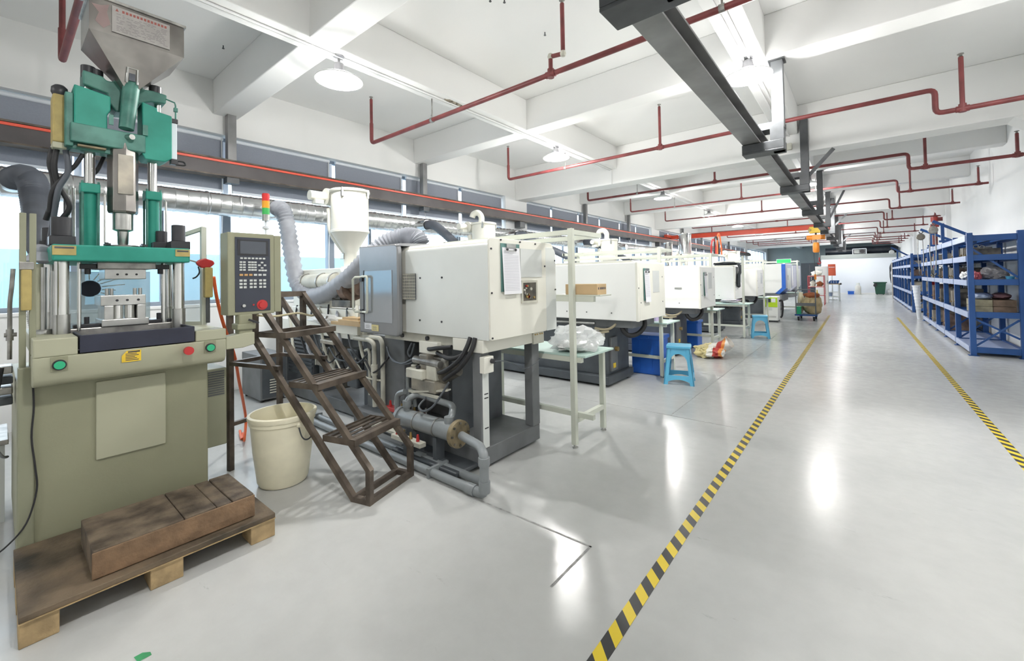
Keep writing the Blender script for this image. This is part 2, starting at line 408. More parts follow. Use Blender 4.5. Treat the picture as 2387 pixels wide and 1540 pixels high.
# ---- window wall on the left
wl = struct('wall_left', (XL, 0, 0))
B(XL-.35, XL, Y0, Y1, 0, 1.12).build('sill_wall', 'white_paint', wl)
B(XL-.35, XL, Y0, Y1, 3.36, ZS).build('header', 'ceiling_paint', wl)
B(XL-.35, XL+.02, Y0, Y1, 1.12, 1.15).build('sill_board', 'white_paint', wl)
COLS = [(-1.7, -.86), (7.63, 8.46), (16.76, 17.6), (25.9, 26.75), (35.0, 35.85), (44.1, Y1)]
for a, b in COLS: B(XL-.35, XL+.001, a, b, 1.15, 3.36).build('column', 'white_paint', wl)
B(XL-.35, XL, Y0, -1.7, 1.15, 3.36).build('infill', 'white_paint', wl)
bays = [[-.86, .57, 1.965, 3.426, 4.804, 6.238, 7.63], [8.46, 9.675, 11.117, 12.47, 13.96, 15.37, 16.76],
        [17.6, 18.9, 20.3, 21.7, 23.1, 24.5, 25.9], [26.75, 28.1, 29.5, 30.9, 32.3, 33.7, 35.0], [35.85, 37.2, 38.6, 40.0, 41.4, 42.8, 44.1]]
nb = 0
for k, ys in enumerate(bays):
    w = struct('window_%d' % (k+1), (XW, (ys[0]+ys[-1])/2, 1.15))
    MB().box(XW-.04, XW+.03, ys[0], ys[-1], 1.15, 1.20).box(XW-.04, XW+.03, ys[0], ys[-1], 3.31, 3.36).box(XW-.035, XW+.025, ys[0], ys[-1], 2.50, 2.55)\
        .box(XW-.04, XW+.03, ys[0], ys[0]+.05, 1.2, 3.31).box(XW-.04, XW+.03, ys[-1]-.05, ys[-1], 1.2, 3.31).build('window_frame', 'frame_grey', w, bevel=.004)
    for i in range(1, 6):
        B(XW-.05, XW+.045, ys[i]-.055, ys[i]+.055, 1.2, 2.56).build('mullion', 'frame_grey', w, bevel=.004)
        B(XW-.04, XW+.035, ys[i]-.03, ys[i]+.03, 2.56, 3.31).build('mullion', 'frame_white', w, bevel=.004)
    for i in range(6):
        B(XW-.004, XW+.004, ys[i]+.04, ys[i+1]-.04, 1.2, 2.5).build('pane', 'glass', w)
        B(XW-.004, XW+.004, ys[i]+.03, ys[i+1]-.03, 2.55, 3.31).build('pane', 'glass', w)
        # one opening sash bar in every second pane
        if i % 2: B(XW-.02, XW+.02, ys[i]+.70, ys[i]+.74, 1.2, 2.5).build('sash_bar', 'frame_grey', w)
    if k < 4:
        for i in range(6):
            a, b = ys[i]+.05, ys[i+1]-.05
            # folded down just past the top third of the window
            bl = thing('roller_blind', 'grey roller blind over the %s pane of the %s window bay' % (ORD[i], ORD[k]),
                       'blind', (XL-.09, (a+b)/2, 2.62), 'grey roller blinds along the window wall')
            B(XL-.095, XL-.085, a, b, 2.645, 3.30).build('fabric', 'blind_grey', bl)
            MB().cyl((XL-.09, a, 3.325), (XL-.09, b, 3.325), .026, n=10).build('roller', 'frame_white', bl, smooth=True)
            MB().box(XL-.10, XL-.08, a, b, 2.62, 2.65).build('bottom_bar', 'frame_white', bl)
            if k < 2:
                MB().tube([(XL-.075, b-.02, 3.31), (XL-.07, b-.015, 2.4), (XL-.07, b-.03, 1.7), (XL-.072, b-.01, 1.45)], .006, 5, smooth=3).build('pull_cord', 'wire_white', bl)
            nb += 1

# ---- right wall, back wall behind the camera, far wall, office partition
wr = struct('wall_right', (XR, 0, 0))
B(XR, XR+.2, Y0, Y1, 0, ZS).build('wall_face', 'white_paint', wr)
for a in (8.0, 17.1, 26.2): B(XR-.10, XR+.01, a-.1, a+.5, 0, 3.3).build('pilaster', 'white_paint', wr)
wb = B(-7.0, XR+.2, Y0-.2, Y0, 0, ZS).build('wall_back', 'white_paint', loc=(-2, Y0, 0)); wb['kind'] = 'structure'
wf = B(-7.0, XR+.2, Y1-.15, Y1+.1, 0, ZS).build('wall_far', 'far_wall', loc=(-2, Y1, 0)); wf['kind'] = 'structure'
we = struct('wall_end', (0, 35.7, 0))
B(-1.95, XR, 35.6, 35.75, 0, 2.32).build('wall_face', 'end_paint', we)
B(-1.97, XR, 35.57, 35.80, 2.32, 2.60).build('header', 'far_wall', we)
B(-1.95, -1.80, 35.75, 41.0, 0, 2.6).build('side_wall', 'end_paint', we)
B(-1.95, XR, 35.58, 35.6, 0, .08).build('skirting', 'white_paint', we)

# ---- outside, seen through the windows
gnd = B(-60, -6.8, -40, 80, -4.2, -4.0).build('ground_outside', 'ground', loc=(-30, 0, -4.2)); gnd['kind'] = 'structure'
ob = thing('factory_building', 'pale blue factory hall with a ribbed light roof outside the windows', 'building', (-16, 10, -4))
B(-24, -16, -14, 30, -4, 2.35).build('wall', 'outside_blue', ob)
for i in range(14):
    MB().prism([(-16.0, .62), (-16.0, .70), (-12.2, .25), (-12.2, .17)], 'y', -6+i*2.2, -6+i*2.2+2.1).build('roof_panel', 'outside_roof', ob)
B(-16, -12.3, -6, 24.7, -4, .2).build('annex', 'outside_roof', ob)

# ---- hazard tape on the floor
for x, lab in ((-.775, 'yellow and black striped floor tape on the machine side of the aisle'), (.885, 'yellow and black striped floor tape on the rack side of the aisle')):
    t = B(x-.03, x+.03, -3.5, 17.5, 0, .0015).build('floor_tape', 'tape', loc=(x, 6, 0)); tag(t, lab, 'tape')
# saw-cut joint in the slab
fj = MB()
fj.add([(-2.62, 1.93, .0012), (-1.11, 1.96, .0012), (-1.11, 1.972, .0012), (-2.62, 1.942, .0012)], [(0, 1, 2, 3)])
fj.add([(-1.122, 1.6, .0012), (-1.11, 1.6, .0012), (-1.11, 1.97, .0012), (-1.122, 1.97, .0012)], [(0, 1, 2, 3)])
fj.build('joint', mat('joint_dark', (.36, .36, .35), .8, var=.3, scale=20), floor, recalc=False)
fj2 = MB()
for (x0, y0, x1, y1) in ((-6.3, 4.3, -.9, 4.3), (-1.5, 4.3, -1.5, 12), (-6.3, 10.4, 1.2, 10.4)):
    fj2.bar((x0, y0, .0006), (x1, y1, .0006), .008, .0012)
fj2.build('joint', mat('joint_light', (.40, .40, .39), .8, var=.2, scale=20), floor)

gm = MB().add([(-2.15, .335, .001), (-2.15, .36, .001), (-2.13, .38, .001), (-2.11, .38, .001), (-2.11, .34, .001)], [(0, 1, 2, 3, 4)]).build('floor_mark', mat('mark_green', (.05, .30, .12), .6, var=.2), None, recalc=False)
tag(gm, 'small torn scrap of green tape on the floor in front of the pallet', 'tape scrap')
# ================================================================== CRANE RUNWAYS, BRIDGE, HOIST
rb = thing('crane_runway', 'dark grey steel crane runway beam hung along the aisle from C-shaped brackets', 'crane beam', (-.815, 14, 2.77))
B(-.92, -.755, -3.2, 33, 2.77, 2.785).build('bottom_flange', 'grey_steel', rb, bevel=.003)
B(-.865, -.845, -3.2, 33, 2.785, 2.868).build('web', 'grey_steel', rb)
B(-.935, -.735, -3.2, 33, 2.868, 2.883).build('top_flange', 'grey_steel', rb, bevel=.003)
HY = [1.92, 5.12, 7.93, 11.24, 14.34, 17.03, 20.34, 23.44, 26.13, 29.44, 32.5]
for i, y in enumerate(HY):
    side = i in (2, 5, 8)
    top = 3.80 if side else ZB
    h = MB().box(-.65, -.545, y-.05, y+.05, 2.66, top)
    h = h.build('hanger', 'base_grey' if i == 1 else 'dark_steel', rb, bevel=.004)
    k = MB().box(-.925, -.545, y-.10, y+.10, 2.66, 2.68).box(-.925, -.545, y-.10, y-.085, 2.68, 2.765).box(-.925, -.545, y+.085, y+.10, 2.68, 2.765)
    k.box(-.925, -.65, y-.085, y+.085, 2.755, 2.768)
    k.build('bracket', 'dark_steel', h, bevel=.004)
    MB().box(-.92, -.545, y-.10, y+.10, 2.884, 2.896).box(-.92, -.545, y-.10, y-.088, 2.896, 2.955).box(-.92, -.545, y+.088, y+.10, 2.896, 2.955).box(-.665, -.545, y-.10, y-.088, 2.765, 2.884).build('upper_arm', 'dark_steel', h)
    if side or i in (4,):
        MB().bar((-.56, y, 2.90), (-.24, y, top if not side else 3.26), .05, .03, (0, 1, 0)).build('brace', 'dark_steel', h)
    if not side: MB().box(-.67, -.525, y-.08, y+.08, ZB-.012, ZB).build('top_plate', 'dark_steel', h)
lb = thing('crane_runway', 'dark crane runway beam with a red conductor strip along the window wall', 'crane beam', (-6.3, 14, 2.775))
MB().box(-6.385, -6.215, -3.2, 36, 2.775, 2.79).box(-6.31, -6.29, -3.2, 36, 2.79, 2.98).box(-6.385, -6.215, -3.2, 36, 2.98, 3.0).build('beam', 'brown_steel', lb)
B(-6.23, -6.22, -3.2, 36, 2.79, 2.95).build('side_plate', mat('beam_brown', (.105, .095, .095), .5, metal=.2, var=.15, scale=3), lb)
B(-6.222, -6.205, -3.2, 34, 2.945, 2.972).build('conductor_strip', 'strip_red', lb)
for y in range(0, 32, 2): B(-6.225, -6.20, y+.4, y+.46, 2.972, 2.985).build('strip_clip', 'dark_steel', lb)
for y in (1.95, 5.12, 11.24, 14.34, 20.34, 23.44, 29.44):
    h = B(-6.36, -6.26, y-.05, y+.05, 3.0, ZB).build('hanger', 'grey_steel', lb, bevel=.004)
    B(-6.37, -6.23, y-.07, y+.07, 2.70, 2.775).build('bracket', 'dark_steel', h)
for y in (8.05, 17.2, 26.3):
    MB().box(XL+.005, -6.23, y-.10, y+.10, 2.62, 2.775).build('bracket', 'dark_steel', lb, bevel=.01)

YB = 18.6
br = thing('crane_bridge', 'bright orange-red crane bridge girder spanning between the two runway beams', 'crane', (-3.5, YB, 2.94))
MB().box(-6.0, -1.0, YB-.07, YB+.07, 2.965, 2.985).box(-6.0, -1.0, YB-.015, YB+.015, 2.985, 3.12).box(-6.0, -1.0, YB-.07, YB+.07, 3.12, 3.14).build('girder', 'orange_red', br)
for x in (-6.3, -.815):
    zz_ = 3.075 if x < -3 else 2.958
    e = MB().box(x-.07, x+.07, YB-.55, YB+.55, zz_-.045, 3.16).build('end_truck', 'orange_red', br, bevel=.01)
    for yy in (YB-.42, YB+.42): MB().cyl((x-.04, yy, zz_), (x+.04, yy, zz_), .074, n=14).build('wheel', 'dark_steel', e, smooth=True)
    xa, xb = (x+.05, x+.32) if x < -3 else (x-.2, x-.05)
    MB().box(xa, xb, YB-.07, YB+.07, 2.99, 3.13).build('end_joint', 'orange_red', br)
B(-6.0, -1.0, YB+.09, YB+.13, 3.14, 3.18).build('cable_tray', 'dark_steel', br)
ho = thing('chain_hoist', 'orange electric chain hoist hanging from the crane bridge over the aisle', 'hoist', (-1.12, YB, 1.66))
MB().box(-1.33, -.98, YB-.13, YB-.085, 2.86, 3.06).box(-1.33, -.98, YB+.085, YB+.13, 2.86, 3.06).box(-1.33, -.98, YB-.13, YB+.13, 2.84, 2.88).build('trolley', 'yellow', ho, bevel=.01)
MB().cyl((-1.32, YB-.2, 2.95), (-1.32, YB+.2, 2.95), .05, n=12).build('trolley_motor', 'ochre', ho, smooth=True)
MB().cyl((-1.42, YB, 2.68), (-.88, YB, 2.68), .085, n=16).box(-1.25, -1.0, YB-.10, YB+.10, 2.60, 2.77).build('motor_body', 'orange', ho, smooth=True)
MB().cyl((-1.15, YB, 2.77), (-1.15, YB, 2.86), .03, n=8).build('suspension', 'dark_steel', ho)
MB().lathe([(.07, 2.14), (.10, 2.18), (.10, 2.44), (.07, 2.50)], (-1.15, YB, 0), 14).build('chain_bag', 'orange', ho, smooth=True)
MB().cyl((-1.15, YB, 2.49), (-1.15, YB, 2.62), .02, n=8).build('chain_guide', 'dark_steel', ho)
MB().tube([(-1.06, YB, 2.6), (-1.06, YB, 2.1), (-1.07, YB, 1.95)], .012, 6).build('chain', 'steel_worn', ho)
MB().tube([(-1.07, YB, 1.96), (-1.07, YB, 1.84), (-1.03, YB, 1.78), (-1.07, YB, 1.72), (-1.12, YB, 1.77)], .018, 8, smooth=4).build('hook', 'red_plastic', ho, smooth=True)
MB().tube([(-1.2, YB, 2.6), (-1.22, YB, 2.0), (-1.2, YB, 1.35)], .008, 6).build('pendant_cable', 'black_rubber', ho)
B(-1.23, -1.17, YB-.03, YB+.03, 1.17, 1.36).build('pendant', 'orange', ho, bevel=.01)

# ================================================================== SPRINKLER PIPES
def sprinkler(y, n, heads=True):
    lab = 'dark red sprinkler pipe crossing under the ceiling beams, %s from the camera' % ORD[n]
    t = thing('sprinkler_pipe', lab, 'pipe', (-2, y, 3.08), 'red sprinkler pipes across the ceiling')
    R = .026 if n < 4 else .022
    rm = 'pipe_red' if n < 7 else 'pipe_red'
    MB().pipe([(-5.25, y, 3.62), (-5.25, y, 3.34), (.68, y, 3.34), (.68, y, 3.08), (1.98, y, 3.08)], R, 10, .06).build('main_pipe', rm, t, smooth=True)
    def head(x, z0, z1, off=0):
        if off:
            r = MB().pipe([(x, y, z0), (x, y, z0+.17), (x+off, y, z0+.15), (x+off, y, z1)], R*.8, 8, .02).build('riser', rm, t, smooth=True)
            for cx_, cz_ in ((x, z0+.17), (x+off, z0+.15)): MB().lathe([(.001, -.03), (.022, -.024), (.03, 0), (.022, .024), (.001, .03)], (cx_, y, cz_), 12).build('elbow', 'ivory_dirty', r, smooth=True)
        else: r = MB().cyl((x, y, z0), (x, y, z1), R*.8, n=8).build('riser', rm, t, smooth=True)
        MB().cyl((x, y, z0-R*1.3), (x, y, z0+.05), R*1.25, n=10).cyl((x-.05, y, z0), (x+.05, y, z0), R*1.25, n=10).build('tee', rm, t, smooth=True)
        if n < 6: MB().lathe([(.008, 0), (.018, .005), (.01, .02), (.028, .03), (.026, .036), (.006, .04)], (x+off, y, z1), 10).build('sprinkler_head', 'steel_worn', r)
    r = MB().cyl((-5.25, y, 3.6), (-5.25, y, 3.96), R*.8, n=8).build('riser', rm, t, smooth=True)
    if n < 6: MB().lathe([(.008, 0), (.018, .005), (.01, .02), (.028, .03), (.026, .036), (.006, .04)], (-5.25, y, 3.96), 10).build('sprinkler_head', 'steel_worn', r)
    if n == 1: head(-2.22, 3.34, 3.96, .14)
    else: head(-2.27, 3.34, 3.96)
    head(.88, 3.08, 3.62)
    head(1.85, 3.08, 3.40)
    for x in (-3.95, -.72):
        MB().cyl((x, y, 3.34), (x, y, ZB), .008, n=6).cyl((x-.02, y, 3.34), (x+.02, y, 3.34), R*1.25, n=10).build('hanger_rod', 'steel_worn', t)
for n, y in enumerate([.36, 3.35, 6.36, 9.5, 12.1, 15.05, 18.15, 21.2, 24.2, 27.2, 29.1, 31.2, 33.0]): sprinkler(y, n)

# riser main on the right-hand wall, behind the racks
rp = thing('fire_riser', 'thick dark red fire riser pipe standing against the white wall behind the racks', 'pipe', (1.9, 17.6, 0))
MB().pipe([(1.80, 17.85, 0), (1.80, 17.85, 2.95), (2.0, 17.85, 2.95)], .06, 12, .1).build('riser', 'pipe_red', rp, smooth=True)
MB().cyl((1.80, 17.85, 2.72), (1.80, 17.85, 2.78), .10, n=14).cyl((1.80, 17.85, 1.1), (1.80, 17.85, 1.16), .09, n=14).build('flange', 'pipe_red_bright', rp)
MB().cyl((1.80, 17.85, 2.88), (1.80, 17.85, 3.02), .085, n=14).build('valve', 'pipe_red_bright', rp)

# ================================================================== SPIRAL DUCT AND HOSES
du = thing('spiral_duct', 'bright galvanised spiral air duct hung along the windows below the crane beam', 'duct', (-6.1, 8, 2.24))
yy = -3.0; k = 0
while yy < 17.5:
    L = 1.15
    prof = [(.14, yy), (.147, yy+.012), (.147, yy+.03)]
    s = yy+.03
    while s < yy+L-.13:
        prof += [(.139, s+.01), (.139, s+.105), (.1425, s+.112), (.1425, s+.118)]; s += .118
    prof += [(.14, yy+L-.01), (.14, yy+L)]
    MB().lathe(prof, (-6.1, 0, 2.385), 22, axis='y').build('duct_section', 'duct_metal', du, smooth=True, angle=25)
    yy += L; k += 1
for y in (-1, 1.95, 5.12, 8.05, 11.24, 14.34):
    MB().tube([(-6.3, y, 2.76), (-6.26, y, 2.56), (-6.1, y, 2.53), (-5.95, y, 2.47), (-5.95, y, 2.385)], .004, 5).build('hanger_wire', 'steel_bright', du)
STUBS = [.10, 2.30, 4.75, 7.25, 10.2, 12.9]
for y in STUBS:
    MB().lathe([(.088, 0), (.09, .02), (.086, .03), (.086, .18), (.092, .19), (.092, .21)], (-5.98, y, 2.36), 16, axis='x').build('branch', 'duct_metal', du, smooth=True)
def flex(name, label, pts, r, m='hose_grey', amp=.07, pitch=.035, group='flexible extraction hoses', taper=None):
    d = MB(); v = [Vector(p) for p in pts]
    L = sum((v[i+1]-v[i]).length for i in range(len(v)-1)); st = max(4, int(L/pitch*2/(len(v)-1)))
    d.tube(pts, r, 12, smooth=st, rf=lambda i, t: (1+amp*(1 if i % 2 else -1))*(taper(t) if taper else 1))
    o = d.build(name, m, None, smooth=True, angle=70); tag(o, label, 'hose', group); return o
flex('flexible_hose', 'dark grey flexible hose dropping from the duct behind the press at the left edge',
     [(-5.77, .10, 2.36), (-5.62, .15, 2.375), (-5.45, .20, 2.30), (-5.25, .21, 2.10), (-4.75, .20, 1.86), (-4.15, .18, 1.70), (-3.78, .172, 1.615)], .095, 'hose_dark', .05, taper=lambda t: 1-.45*max(0, (t-.35)/.65))
flex('flexible_hose', 'light grey corrugated hose looping from the duct down and up to the near machine',
     [(-5.77, 2.30, 2.36), (-5.66, 2.31, 2.33), (-5.60, 2.34, 2.18), (-5.58, 2.38, 1.85), (-5.45, 2.40, 1.42), (-5.16, 2.42, 1.25), (-4.72, 2.42, 1.28), (-4.22, 2.43, 1.46), (-3.98, 2.50, 1.66), (-3.86, 2.64, 1.81), (-3.72, 2.76, 1.865), (-3.58, 2.8, 1.84), (-3.54, 2.82, 1.77)], .095, 'hose_grey', .10, .05)
flex('flexible_hose', 'dark flexible hose bending down from the duct behind the near machine cover',
     [(-5.77, 4.75, 2.36), (-5.62, 4.78, 2.34), (-5.45, 4.85, 2.2), (-5.2, 4.95, 1.95), (-5.0, 5.05, 1.7)], .075, 'hose_dark', .05)
flex('flexible_hose', 'dark flexible hose curving off the duct near the second white hopper',
     [(-5.77, 7.25, 2.36), (-5.6, 7.28, 2.34), (-5.4, 7.35, 2.2), (-4.9, 7.5, 1.95), (-4.5, 7.6, 1.75)], .075, 'hose_dark', .05)
flex('flexible_hose', 'flexible hose curving off the duct toward the fourth machine',
     [(-5.77, 10.2, 2.36), (-5.6, 10.2, 2.34), (-5.3, 10.25, 2.2), (-4.6, 10.3, 1.85), (-4.2, 10.4, 1.7)], .075, 'hose_dark', .05)
# ================================================================== VERTICAL INJECTION PRESS
pr = thing('injection_press', 'vertical injection press with green upper frame, cream base cabinet and steel hopper', 'machine', (-3.7, .48, 0))
GP = 'green_press'
# base cabinet
bd = MB().box(-4.25, -3.24, .07, .865, .06, .91).build('base_cabinet', 'cream', pr, bevel=.008)
B(-4.2, -3.3, .10, .83, 0, .06).build('plinth', 'base_dark', pr)
B(-3.25, -3.228, .35, .65, .455, .878).build('access_panel', 'cream_light', bd, bevel=.004)
B(-4.1, -3.31, .866, .99, .33, .84).build('side_cabinet', 'cream_dark', pr, bevel=.006)
lv = MB()
for i in range(11): lv.box(-3.314, -3.306, .885, .975, .665+i*.015, .673+i*.015)
lv.build('louvre', 'dark_steel', pr)
# apron with buttons (rounded lower lip)
ap = MB().prism([(-3.30, .905), (-3.16, .905), (-3.12, .918), (-3.10, .945), (-3.095, 1.055), (-3.30, 1.055)], 'y', .115, .925).build('apron', 'cream_light', pr, bevel=.006, smooth=True)
for y in (.204, .838):
    MB().cyl((-3.095, y, 1.012), (-3.083, y, 1.012), .026, n=20).build('button_ring', 'black_plastic', ap, smooth=True)
    MB().cyl((-3.085, y, 1.012), (-3.074, y, 1.012), .020, n=20).build('green_button', 'green_button', ap, smooth=True)
    B(-3.097, -3.092, y-.03, y+.03, .982, 1.052).build('button_plate', 'cream', ap)
MB().cyl((-3.095, .722, 1.012), (-3.065, .722, 1.012), .014, n=14).cyl((-3.07, .722, 1.012), (-3.045, .722, 1.012), .024, n=18).build('emergency_stop', 'red_plastic', ap, smooth=True)
MB().add([(-3.0935, .435, .985), (-3.0935, .515, .985), (-3.0935, .515, 1.045), (-3.0935, .455, 1.045), (-3.0935, .435, 1.02)], [(0, 1, 2, 3, 4)]).build('warning_label', 'yellow', ap, recalc=False)
lb_ = MB()
for i in range(5): lb_.add([(-3.0930, .45, .992+i*.0085), (-3.0930, .505-.008*(i % 3), .992+i*.0085), (-3.0930, .505-.008*(i % 3), .996+i*.0085), (-3.0930, .45, .996+i*.0085)], [(0, 1, 2, 3)])
lb_.add([(-3.0930, .46, 1.034), (-3.0930, .51, 1.034), (-3.0930, .51, 1.042), (-3.0930, .46, 1.042)], [(0, 1, 2, 3)])
lb_.build('label_print', 'ink', ap, recalc=False)
# deck
dk = MB().box(-4.0, -3.095, .115, .27, 1.055, 1.145).box(-4.0, -3.095, .765, .925, 1.055, 1.12).box(-4.0, -3.3, .27, .765, 1.055, 1.10).build('deck', 'cream_light', pr, bevel=.006)
ty = MB().box(-3.395, -3.106, .286, .749, 1.06, 1.118).box(-3.105, -3.09, .275, .76, 1.06, 1.15).box(-3.395, -3.105, .275, .285, 1.075, 1.15).box(-3.395, -3.105, .75, .76, 1.075, 1.15)\
    .build('drip_tray', 'dark_navy', pr, bevel=.003)
B(-3.95, -3.40, .26, .775, 1.075, 1.165).build('lower_platen', 'steel_worn', pr, bevel=.006)
# tie bars
for (x, y, r) in ((-3.36, .23, .030), (-3.36, .742, .030), (-3.80, .215, .030), (-3.80, .775, .030)):
    MB().cyl((x, y, 1.10), (x, y, 1.56), r, n=22).build('tie_bar', 'chrome', pr, smooth=True)
    MB().cyl((x, y, 1.10), (x, y, 1.25), r*1.15, n=22).build('tie_bar_sleeve', 'steel_bright', pr, smooth=True)
MB().cyl((-3.42, .68, 1.10), (-3.42, .68, 1.56), .014, n=12).cyl((-3.4, .30, 1.15), (-3.4, .30, 1.56), .009, n=10).build('guide_rod', 'chrome', pr, smooth=True)
# moving platen
mp_ = B(-4.0, -3.24, .185, .775, 1.538, 1.625).build('moving_platen', GP, pr, bevel=.008)
for y0, y1, z0, z1 in ((.187, .275, 1.568, 1.618), (.70, .773, 1.575, 1.618)):
    l = B(-3.243, -3.236, y0, y1, z0, z1).build('warning_plate', 'ochre', mp_)
    B(-3.2365, -3.2355, y0+.008, y1-.008, z1-.016, z1-.006).build('plate_strip', 'dark_steel', mp_)
for (x, y, r, z) in ((-3.36, .23, .042, 1.78), (-3.36, .742, .036, 1.78), (-3.80, .215, .04, 1.76), (-3.5, .685, .03, 1.75)):
    n_ = MB().box(x-.055, x+.055, y-.05, y+.05, 1.625, 1.675).cyl((x, y, 1.675), (x, y, z), r, n=18)
    n_.build('lock_nut', 'black_plastic', pr, smooth=True, bevel=.004)
# injection cylinders on the platen
for y, zt in ((.357, 2.01), (.648, 2.005)):
    c = MB().cyl((-3.55, y, 1.625), (-3.55, y, zt), .034, n=22).box(-3.60, -3.50, y-.042, y+.042, zt-.055, zt).build('lift_cylinder', GP, pr, smooth=True, bevel=.006)
    for dx, dy in ((-.043, -.034), (.043, -.034), (-.043, .034), (.043, .034)):
        MB().cyl((-3.55+dx, y+dy, 1.625), (-3.55+dx, y+dy, zt+.012), .006, n=8).build('tie_rod', 'green_press_dirty', c, smooth=True)
    MB().cyl((-3.55, y, zt), (-3.55, y, 2.26), .025, n=18).build('piston_rod', 'chrome', c, smooth=True)
    MB().tube([(-3.5, y+.05, zt-.05), (-3.5, y+.06, zt-.06), (-3.5, y+.06, 1.66)], .006, 6).build('oil_line', 'steel_bright', c)
# barrel and nozzle
bl_ = MB().lathe([(.071, 2.28), (.074, 2.24), (.074, 1.86), (.068, 1.845)], (-3.53, .503, 0), 8).build('barrel', 'stainless_dirty', pr, bevel=.004)
B(-3.47, -3.452, .47, .54, 1.96, 2.20).build('heater_plate', 'mold_steel', bl_)
MB().lathe([(.05, 1.85), (.05, 1.745), (.028, 1.735), (.026, 1.66), (.012, 1.63)], (-3.53, .503, 0), 18).build('nozzle', 'steel_bright', pr, smooth=True)
MB().lathe([(.085, 1.635), (.085, 1.645), (.07, 1.65)], (-3.53, .503, 0), 24).build('locating_ring', 'steel_worn', pr, smooth=True)
for y in (.42, .585): MB().cyl((-3.46, y, 1.625), (-3.46, y, 1.66), .01, n=8).box(-3.48, -3.40, y-.012, y+.012, 1.64, 1.652).build('clamp', 'black_plastic', pr)
# injection block: two cheeks and the bridge between them
inj = thing  # (names kept short below)
ck = MB().prism([(.285, 2.57), (.44, 2.545), (.44, 2.46), (.425, 2.43), (.425, 2.34), (.285, 2.34)], 'x', -3.62, -3.47).build('injection_block', GP, pr, bevel=.006)
MB().prism([(.585, 2.56), (.66, 2.54), (.66, 2.52), (.735, 2.51), (.735, 2.23), (.70, 2.20), (.60, 2.20), (.585, 2.23)], 'x', -3.62, -3.47).build('injection_block', GP, pr, bevel=.006)
MB().box(-3.64, -3.46, .27, .60, 2.235, 2.345).box(-3.60, -3.50, .27, .45, 2.20, 2.24).build('injection_block', 'green_press_dirty', pr, bevel=.006)
MB().box(-3.62, -3.48, .25, .285, 2.21, 2.52).build('injection_flange', 'green_press_dirty', pr, bevel=.006)
B(-3.635, -3.468, .30, .42, 2.215, 2.225).build('brown_plate', 'flange_rust', pr)
MB().cyl((-3.46, .515, 2.315), (-3.42, .53, 2.31), .016, n=14).build('bolt', 'steel_bright', pr, smooth=True)
MB().box(-3.462, -3.452, .43, .45, 2.37, 2.43).box(-3.462, -3.452, .585, .61, 2.345, 2.41).build('cheek_plate', 'green_press_dirty', pr)
# feed tube under the hopper
MB().cyl((-3.47, .535, 2.66), (-3.45, .507, 2.36), .042, .036, n=20).build('feed_tube', 'green_press_dirty', pr, smooth=True)
# top bridge casting and cylinder heads
tb = MB().prism([(.325, 2.60), (.325, 2.685), (.41, 2.675), (.43, 2.655), (.46, 2.66), (.47, 2.70), (.56, 2.72), (.60, 2.66), (.65, 2.665), (.72, 2.66), (.715, 2.60), (.64, 2.59), (.58, 2.56), (.56, 2.49), (.47, 2.475), (.44, 2.52), (.43, 2.575)], 'x', -3.66, -3.52)
tb.build('top_bridge', 'green_press_dirty', pr, bevel=.008)
for y, z in ((.355, 2.735), (.388, 2.725), (.672, 2.72)):
    MB().cyl((-3.59, y, 2.66), (-3.59, y, z), .034, n=18).build('rod_cap', 'black_plastic', pr, smooth=True, bevel=.004)
for y in (.352, .68): MB().cyl((-3.57, y, 2.5), (-3.57, y, 2.61), .018, n=14).build('top_rod', 'chrome', pr, smooth=True)
# ochre side cover, black knob, white scale on the right
B(-3.68, -3.54, .205, .262, 2.235, 2.515).build('side_cover', 'ochre', pr, bevel=.01)
B(-3.68, -3.54, .205, .262, 2.20, 2.235).build('side_cover_foot', 'cream_light', pr, bevel=.004)
MB().lathe([(.0, 2.50), (.025, 2.505), (.036, 2.53), (.034, 2.56), (.02, 2.575), (.0, 2.58)], (-3.58, .235, 0), 16, cap=False).build('knob', 'black_plastic', pr, smooth=True)
B(-3.53, -3.50, .738, .768, 2.235, 2.475).build('linear_scale', 'frame_white', pr, bevel=.004)
MB().box(-3.535, -3.495, .733, .773, 2.475, 2.505).box(-3.535, -3.495, .733, .773, 2.20, 2.235).build('scale_cap', 'black_plastic', pr, bevel=.004)
MB().tube([(-3.52, .715, 2.63), (-3.52, .76, 2.62), (-3.52, .765, 2.60), (-3.52, .765, 2.50)], .005, 6).box(-3.53, -3.51, .755, .775, 2.56, 2.585).build('scale_rod', 'green_press_dirty', pr)
MB().tube([(-3.5, .76, 2.2), (-3.49, .80, 2.2), (-3.49, .81, 2.21), (-3.5, .80, 2.225), (-3.5, .77, 2.225)], .006, 6, smooth=4).build('scale_cable', 'black_rubber', pr, smooth=True)
# hopper
hp = MB()
def ringy(x0, x1, y0, y1, z): return [(x0, y0, z), (x1, y0, z), (x1, y1, z), (x0, y1, z)]
R1 = ringy(-3.72, -3.36, .335, .775, 3.075); R2 = ringy(-3.72, -3.36, .335, .775, 2.875); R3 = ringy(-3.535, -3.445, .495, .565, 2.62)
hp.add(R1+R2+R3, [(0, 1, 5, 4), (1, 2, 6, 5), (2, 3, 7, 6), (3, 0, 4, 7), (4, 5, 9, 8), (5, 6, 10, 9), (6, 7, 11, 10), (7, 4, 8, 11), (8, 9, 10, 11), (3, 2, 1, 0)])
hb = hp.build('hopper', 'stainless_dirty', pr)
MB().box(-3.73, -3.35, .325, .785, 3.068, 3.085).build('hopper_lid', 'steel_worn', hb, bevel=.003)
B(-3.357, -3.353, .43, .70, 2.895, 3.05).build('instruction_plate', mat('plate_pale', (.40, .38, .36), .5, metal=.3, var=.08, scale=12), hb)
ip = MB()
random.seed(11)
